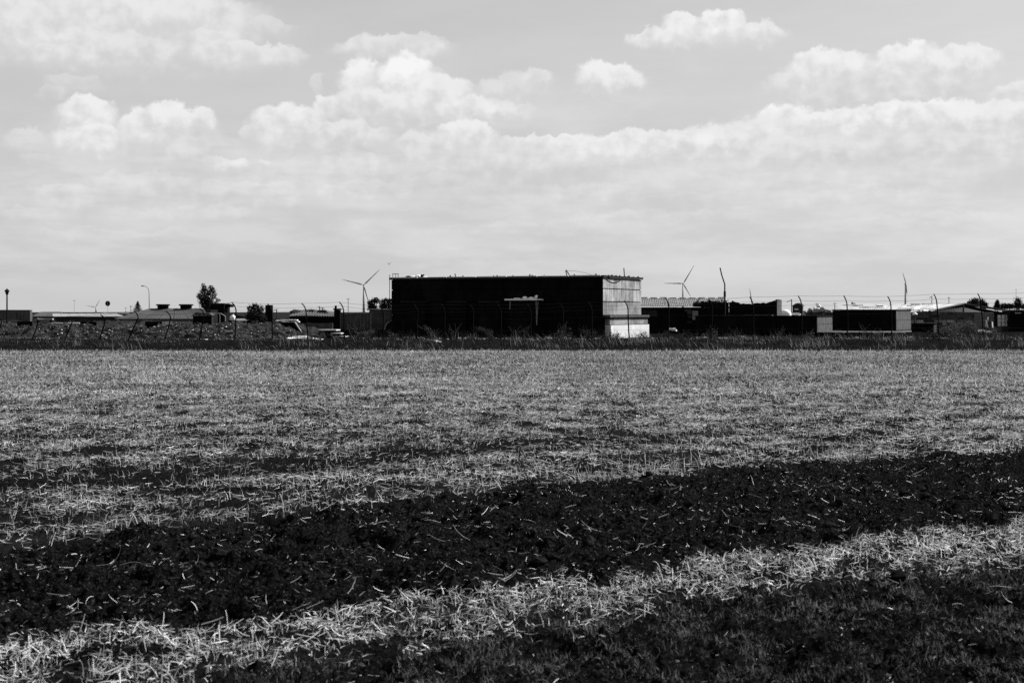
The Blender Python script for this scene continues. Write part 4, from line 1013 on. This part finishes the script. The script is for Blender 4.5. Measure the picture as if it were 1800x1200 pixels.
tree('leafy_bush', (XX(x0, d), d, .8), [(b[0], b[1], b[2] - .8, b[3], b[4], b[5]) for b in pblobs(d, x0, [(440, 543, 6, 6), (448, 540, 6, 7), (458, 545, 6, 8), (448, 553, 12, 8), (440, 558, 8, 7), (460, 560, 8, 8)])], 3400, .06, 'dark leafy bush on the bank crest beside the black hut', 'bush', .05, 4)
d = 215
for i, (px, py, ht) in enumerate(((242, 528, 1),)):
    e = empty('conifer', (XX(px, d), d, 0)); mb = MB().tube([(0, 0, -.2), (0, 0, ZZ(py, d) - .1)], [.12, .02], 6); mb.build('trunk', 'bark', e)
    zt = ZZ(py, d); V = []; Q = []; rd = np.random.default_rng(2)
    for k in range(1500):
        t = rd.uniform(0, 1) ** .8; z = zt - t * 2.3; rad_ = (.05 + 1.6 * t) * (.72 + .28 * (1 - ((t * 7) % 1.0))) ; a = rd.uniform(0, 6.283); q = rd.uniform(.25, 1.0)
        p = np.array([math.cos(a) * rad_ * q, math.sin(a) * rad_ * q, z - .16 * q]); dr = np.array([math.cos(a), math.sin(a), -.35]); sd_ = np.array([-math.sin(a), math.cos(a), 0]); b = len(V)
        V += [p - dr * .1, p + sd_ * .06, p + dr * .14, p - sd_ * .06]; Q.append((b, b + 1, b + 2, b + 3))
    o = np_mesh('crown', np.array(V), Q, None, M['needle']); o.parent = e; tag(e, 'small dark conifer beside the street lamp', 'tree')
d = 170; x0 = 668
tree('round_bush', (XX(654, d), d, 0), pblobs(d, 654, [(653, 533, 7, 6), (661, 528, 7, 5), (655, 541, 9, 6)]), 1500, .10, 'round dark bush touching the wind turbine foot', 'bush', .08, 5, None, 'needle')
tree('round_bush', (XX(678, d), d, 0), pblobs(d, 678, [(672, 533, 6, 7), (680, 529, 7, 5), (687, 531, 6, 6), (678, 540, 11, 6)]), 2000, .10, 'round dark bush against the left end of the black building', 'bush', .08, 6, None, 'needle')
for i, (px, py, rx, d) in enumerate(((521, 547, 7, 190), (1500, 535, 4, 200))):
    tree('far_bush', (XX(px, d), d, 0), pblobs(d, px, [(px - rx * .4, py, rx * .6, 3), (px + rx * .3, py + 1, rx * .7, 3)]), 500, .1, ('low far bush behind the sagging shed', 'low far bush behind the white roof')[i], 'bush', .08, 8 + i, None, 'needle')
RT = [(1712, [(1708, 536, 8, 6), (1715, 533, 8, 6), (1703, 541, 6, 4)], 'round dark tree just behind the white hall gable'),
      (1727, [(1726, 536, 5, 7), (1731, 539, 5, 5)], 'narrow dark tree second behind the white hall gable'),
      (1753, [(1753, 535, 3, 5), (1753, 541, 4.5, 5)], 'small pointed dark tree behind the white gate'),
      (1772, [(1765, 541, 6, 5), (1775, 540, 7, 4)], 'low hedge-like tree next to the domed tree'),
      (1789, [(1789, 533, 5.5, 6), (1789, 540, 7, 5)], 'domed dark tree below the thin mast'),
      (1807, [(1800, 541, 6, 4), (1808, 540, 7, 5)], 'low dark tree beyond the black shed')]
for i, (x0, bl, lb) in enumerate(RT):
    d = 240 + i * 6; tree('far_tree', (XX(x0, d), d, 0), pblobs(d, x0, [(a_, b_ - 2, c_ * 1.15, d_ * 1.2) for a_, b_, c_, d_ in bl]), 1700, .13, lb, 'tree', .1, 20 + i, 'trees behind the yard', 'needle')
for i, (px, d, hz) in enumerate(((1672, 92, .95), (1688, 93, 1.15), (1703, 92.5, 1.0), (1660, 91, .6), (1740, 90, .6))):
    x = XX(px, d); z0 = float(base_z(x, d))
    tree('scrub_bush', (x, d, z0), [(0, 0, hz * .55, .5, .4, hz * .5), (.25, .1, hz * .7, .35, .3, hz * .35), (-.3, 0, hz * .4, .35, .3, hz * .3)], 700, .05, ('grey scrub bush at the foot of the block wall', 'tallest grey scrub bush before the block wall', 'grey scrub bush beside the grey sheet wall', 'low grey scrub bush near the small black box', 'low scrub bush before the white gate')[i], 'bush', .03, 40 + i, 'scrub before the block wall', 'scrub')
def weed_bush(px, d, lean, hz, n, label):
    x = XX(px, d); e = empty('dry_weed', (x, d, float(base_z(x, d)) - .05)); mb = MB()
    for k in range(n): t = random.gauss(0, .25); mb.tube([(random.uniform(-.2, .2), random.uniform(-.1, .1), 0), (lean * .4 + t * .5, 0, hz * .6), (lean + t, random.uniform(-.2, .2), hz * random.uniform(.7, 1.1))], [.012, .01, .004], 3)
    mb.build('stems', 'dry', e); return tag(e, label, 'weed')
weed_bush(866, 87, -.7, .75, 60, 'pale dry weed leaning away from the porch'); weed_bush(1045, 88, -.3, .6, 40, 'dry weed at the foot of the pale end wall'); weed_bush(634, 89, .1, .5, 90, 'dry grass clump beside the concrete steps'); weed_bush(645, 89.3, .2, .55, 90, 'dry grass clump below the grey rendered wall')
for i in range(26):
    px = (560 + i * 47 + random.uniform(-18, 18)); d = random.uniform(80.5, 84); x = XX(px, d); hz = random.uniform(.45, .95)
    e = empty('weed_clump', (x, d, float(base_z(x, d)) - .04)); V, Q = leafcloud([(0, 0, hz * .35, hz * .55, hz * .4, hz * .38), (hz * .4, 0, hz * .55, hz * .3, hz * .3, hz * .35)], 160, .05, 500 + i); o = np_mesh('foliage', V, Q, None, M['needle' if i % 3 else 'scrub']); o.parent = e
    mb = MB()
    for k in range(7): mb.tube([(random.uniform(-.1, .1), 0, 0), (random.uniform(-.3, .3), 0, hz * .6), (random.uniform(-.5, .5), 0, hz * random.uniform(.8, 1.3))], [.012, .009, .004], 3)
    where = ('before the concrete steps and grey walls' if px < 690 else 'before the black front wall' if px < 1055 else 'before the pale end wall' if px < 1140 else 'before the corrugated shed' if px < 1230 else 'before the long raised slab' if px < 1590 else 'before the block wall' if px < 1712 else 'before the white gate')
    mb.build('stem', 'dry', e); tag(e, ('ragged dark weed clump ' if i % 3 else 'greyer loose weed clump ') + where, 'weed', 'weed clumps along the fence')
weed_bush(762, 86.5, -.5, .8, 26, 'sparse dry twigs before the black front wall')

# ---------------------------------------------------------------- poles, lamps, sign
d = 240; e = empty('street_lamp', (XX(262.5, d), d, 0)); zt = ZZ(502.5, d)
MB().tube([(0, 0, -.2), (0, 0, 3), (-.05, 0, zt - 1.0), (-.18, 0, zt - .45), (-.5, 0, zt - .12), (-.95, 0, zt)], [.09, .08, .06, .055, .05, .05], 7).build('pole', 'palegrey', e); MB().box(-1.35, -.9, -.1, .1, zt - .08, zt + .06, .02).build('lamp_head', 'grey', e)
tag(e, 'tall pale street lamp with a curved arm', 'lamp')
d = 600; e = empty('twin_lamp', (XX(130.5, d), d, 0)); zt = ZZ(528.3, d); MB().tube([(0, 0, -.2), (0, 0, zt)], .06, 5).build('pole', 'palegrey', e); MB().tube([(-.55, 0, zt), (.55, 0, zt)], .09, 5).build('lamp_arm', 'grey', e); tag(e, 'tiny far lamp post with a straight crossbar', 'lamp')
d = 200; e = empty('round_sign', (XX(189.3, d), d, 0)); zt = ZZ(533.3, d)
mb = MB(); nn = 24
for y in (-.02, .02):
    for k in range(nn): mb.v.append((.345 * math.cos(2 * math.pi * k / nn), y, zt + .375 * math.sin(2 * math.pi * k / nn)))
mb.f += [tuple(reversed(range(nn))), tuple(range(nn, 2 * nn))] + [(k, (k + 1) % nn, nn + (k + 1) % nn, nn + k) for k in range(nn)]
mb.build('disc', 'black', e); MB().box(-.035, .035, -.05, -.024, zt - .25, zt + .25).build('bracket', 'palegrey', e); MB().tube([(0, .05, -.2), (0, .05, zt - .1)], .02, 5).build('post', 'palegrey', e)
tag(e, 'round dark disc sign with a pale upright bracket on a thin pole', 'sign')
def upole(px, yt, d, label, arm=0, r=.06, name='utility_pole'):
    e = empty(name, (XX(px, d), d, 0)); zt = ZZ(yt, d); MB().tube([(0, 0, -.2), (0, 0, zt)], [r, r * .75], 6).build('shaft', 'steel', e)
    if arm: MB().tube([(-arm, 0, zt - .3), (0, 0, zt - .05)], r * .5, 5).build('brace', 'steel', e)
    else: MB().tube([(-.25, 0, zt - .12), (.25, 0, zt - .12)], r * .5, 5).build('crossarm', 'steel', e)
    return tag(e, label, 'pole')
upole(1391.5, 526, 150, 'dark pole with a slanting brace near the small hut', .5); upole(1467.5, 532, 180, 'thin pole behind the taller black block'); upole(1436, 533, 180, 'thin pole behind the rubble heap')
upole(1668, 522, 220, 'thin pole behind the white hall roof'); upole(1638, 520, 200, 'double-topped pole beside the fence post over the white roof', .4); upole(561.5, 538, 150, 'thin lamp-like pole behind the sagging shed'); upole(567, 540, 150, 'short pole with crossarm behind the sagging shed')
upole(486.5, 543, 130, 'short dark pole with a brace above the white slab pile', .9); upole(612, 524, 170, 'leaning thin pole left of the wind turbine', 0, .04); upole(230, 537, 200, 'dark stub pole next to the conifer', 0, .05); upole(221, 540, 200, 'thin stub pole between sign and conifer', 0, .03); upole(1786, 508, 400, 'thin tall mast rising behind the domed tree', 0, .06, 'mast')

# ---------------------------------------------------------------- wind turbines
def turbine(px, py, d, tips, label, edge=False, rr=None):
    e = empty('wind_turbine', (XX(px, d), d, 0)); H_ = ZZ(py, d)
    MB().lathe([(2.3, -.3), (1.9, H_ * .5), (1.2, H_ - 1.5)], (0, 0, 0), 14).build('tower', 'turbine', e, True)
    MB().tube([(0, -3.2, H_), (0, -1, H_ + .2), (0, 4.5, H_ + .1)], [1.0, 1.7, 1.3], 8).build('nacelle', 'turbine', e)
    MB().tube([(0, -5.2, H_), (0, -4.6, H_), (0, -3.2, H_)], [.3, 1.1, 1.5], 10).build('hub', 'turbine', e)
    for (tx, ty) in tips:
        tip = Vector((XX(tx, d) - XX(px, d), -4.2, ZZ(ty, d))); root = Vector((0, -4.2, H_)); ax = tip - root; L_ = ax.length; ax.normalize(); sd_ = ax.cross(Vector((0, 1, 0))).normalized(); th = Vector((0, 1, 0))
        bl = None
        segs = [(.03, .55, .5), (.16, 1.5, .35), (.5, 1.0, .2), (.66, .8, .16), (.74, .72, .14), (.88, .5, .1), (1.0, .12, .04)]
        def part(s0, s1, m, par, nm):
            mb = MB(); 
            for (t, w_, k_) in segs[s0:s1 + 1]:
                c = root + ax * (L_ * t)
                for (u_, v_) in ((-1.0, 0), (.2, 1), (.7, 0), (.2, -1)): mb.v.append(tuple(c + sd_ * (w_ * u_) + th * (k_ * v_)))
            for i in range(s1 - s0):
                for k in range(4): mb.f.append((i * 4 + k, i * 4 + (k + 1) % 4, i * 4 + 4 + (k + 1) % 4, i * 4 + 4 + k))
            mb.f += [(3, 2, 1, 0), tuple(4 * (s1 - s0) + k for k in range(4))]
            return mb.build(nm, m, par)
        bl = part(0, 3, 'turbine', e, 'blade'); part(3, 4, 'steel', bl, 'blade_band'); part(4, 5, 'turbine', bl, 'blade_tip'); part(5, 6, 'darkgrey', bl, 'blade_tip_band')
    return tag(e, label, 'wind turbine')
turbine(639.5, 501, 2500, ((601, 491), (668, 473.5), (649.5, 535)), 'white wind turbine left of the black building')
turbine(1200.5, 498.5, 2900, ((1166, 498), (1220, 465.5), (1214, 521.5)), 'white wind turbine above the corrugated shed roof')
turbine(1591.5, 499, 3200, ((1585.8, 479), (1592.5, 519), (1594, 517)), 'wind turbine seen edge-on above the white hall roof')
turbine(1321, 535, 2800, ((1317, 506.5), (1345, 550), (1296, 549)), 'mostly hidden turbine with one white blade above the ruined wall')
turbine(168.5, 540, 5200, ((152, 537), (176.5, 526), (171, 551)), 'tiny faint wind turbine beside the round sign')

# ---------------------------------------------------------------- bird
p = P(684, 464.5, 95); e = empty('bird', p); 
MB().tube([(0, -.13, 0), (0, -.07, .01), (0, .03, 0), (0, .14, -.01)], [.012, .035, .03, .006], 6).build('body', 'black', e)
for s_ in (-1, 1):
    mb = MB(); mb.v = [(0, -.05, .01), (0, .05, .01), (s_ * .09, .03, .09), (s_ * .09, -.05, .09), (s_ * .13, .05, .17), (0, -.05, .0), (0, .05, .0), (s_ * .095, .03, .08), (s_ * .095, -.05, .08), (s_ * .135, .05, .165)]
    mb.f = [(0, 1, 2, 3), (3, 2, 4), (5, 8, 7, 6), (8, 9, 7), (0, 3, 8, 5), (1, 6, 7, 2), (3, 4, 9, 8), (2, 7, 9, 4)]; mb.build('wing', 'black', e)
tag(e, 'small black bird flying above the corner railing', 'bird')

# ---------------------------------------------------------------- rubble strewn about
def scatter_rocks(name, n, fn, smin, smax, m, label, cat='rubble'):
    mb = MB()
    for k in range(n):
        x, y = fn(); s_ = random.uniform(smin, smax) * random.uniform(.6, 1); z = float(base_z(x, y)); mb.lump((x, y, z + s_ * .2), s_ * random.uniform(.8, 1.8), s_, s_ * random.uniform(.4, .8), k)
    return tag(mb.build(name, m), label, cat, kind='stuff')
scatter_rocks('bank_stones', 4200, lambda: (random.uniform(-40, -13), random.uniform(82.6, 92)), .02, .085, 'rubble', 'loose grey stones all over the gravel bank')
scatter_rocks('bank_chalk', 420, lambda: (random.triangular(-38, -12.5, -17), random.uniform(83, 91)), .012, .06, 'chalk', 'pale stones scattered on the gravel bank')
scatter_rocks('yard_rubble', 500, lambda: (random.uniform(-9, 34), random.uniform(83.2, 88)), .03, .12, 'rubble', 'grey rubble along the foot of the walls')
scatter_rocks('wall_foot_rubble', 260, lambda: (random.uniform(-9.5, 9), random.triangular(82.8, 88, 83.6)), .015, .06, 'chalk', 'pale crumbs of rubble along the foot of the black front wall')
lits = [(560, 603), (690, 600), (710, 601), (762, 604), (770, 606), (842, 602), (848, 604), (700, 602), (968, 594), (982, 594), (1235, 595), (1273, 594), (1307, 591), (1465, 594), (1182, 577), (1185, 579), (1600, 594), (1725, 580), (1733, 582), (1510, 596), (545, 600), (404, 601), (355, 602)]
for i, (px, py) in enumerate(lits):
    d = min(dground(py), 88.0) if py > 596 else 88.5; d = max(d, 81.0) if py < 604 else d
    z = max(ZZ(py, d), float(base_z(XX(px, d), d)) + .03); x = XX(px, d); e = empty('debris_piece', (x, d, z - .02), random.uniform(-.5, .5))
    L_ = random.uniform(.12, .5); hh_ = random.uniform(.03, .09)
    mb = MB(); mb.prism([(-L_, -.08), (-L_ * .2, -.06), (L_, -.08), (L_ * .8, hh_ * .7), (0, hh_ * .5), (-L_ * .8, hh_)], -.12, .14); mb.build('sheet', 'chalk' if i % 3 else 'wood', e)
    where = ('on the verge below the gravel bank' if px < 550 else 'near the concrete steps' if px < 600 else 'by the left half of the black front wall' if px < 800 else 'below the porch' if px < 900 else 'by the right half of the black front wall' if px < 1060 else 'inside the open dark shed' if px < 1200 else 'before the long raised slab' if px < 1550 else 'by the low footing wall' if px < 1700 else 'below the grey sheet wall')
    tag(e, ('bent white scrap of sheet lying ' if i % 3 else 'weathered bent board lying ') + where, 'debris', 'pale debris before the walls')
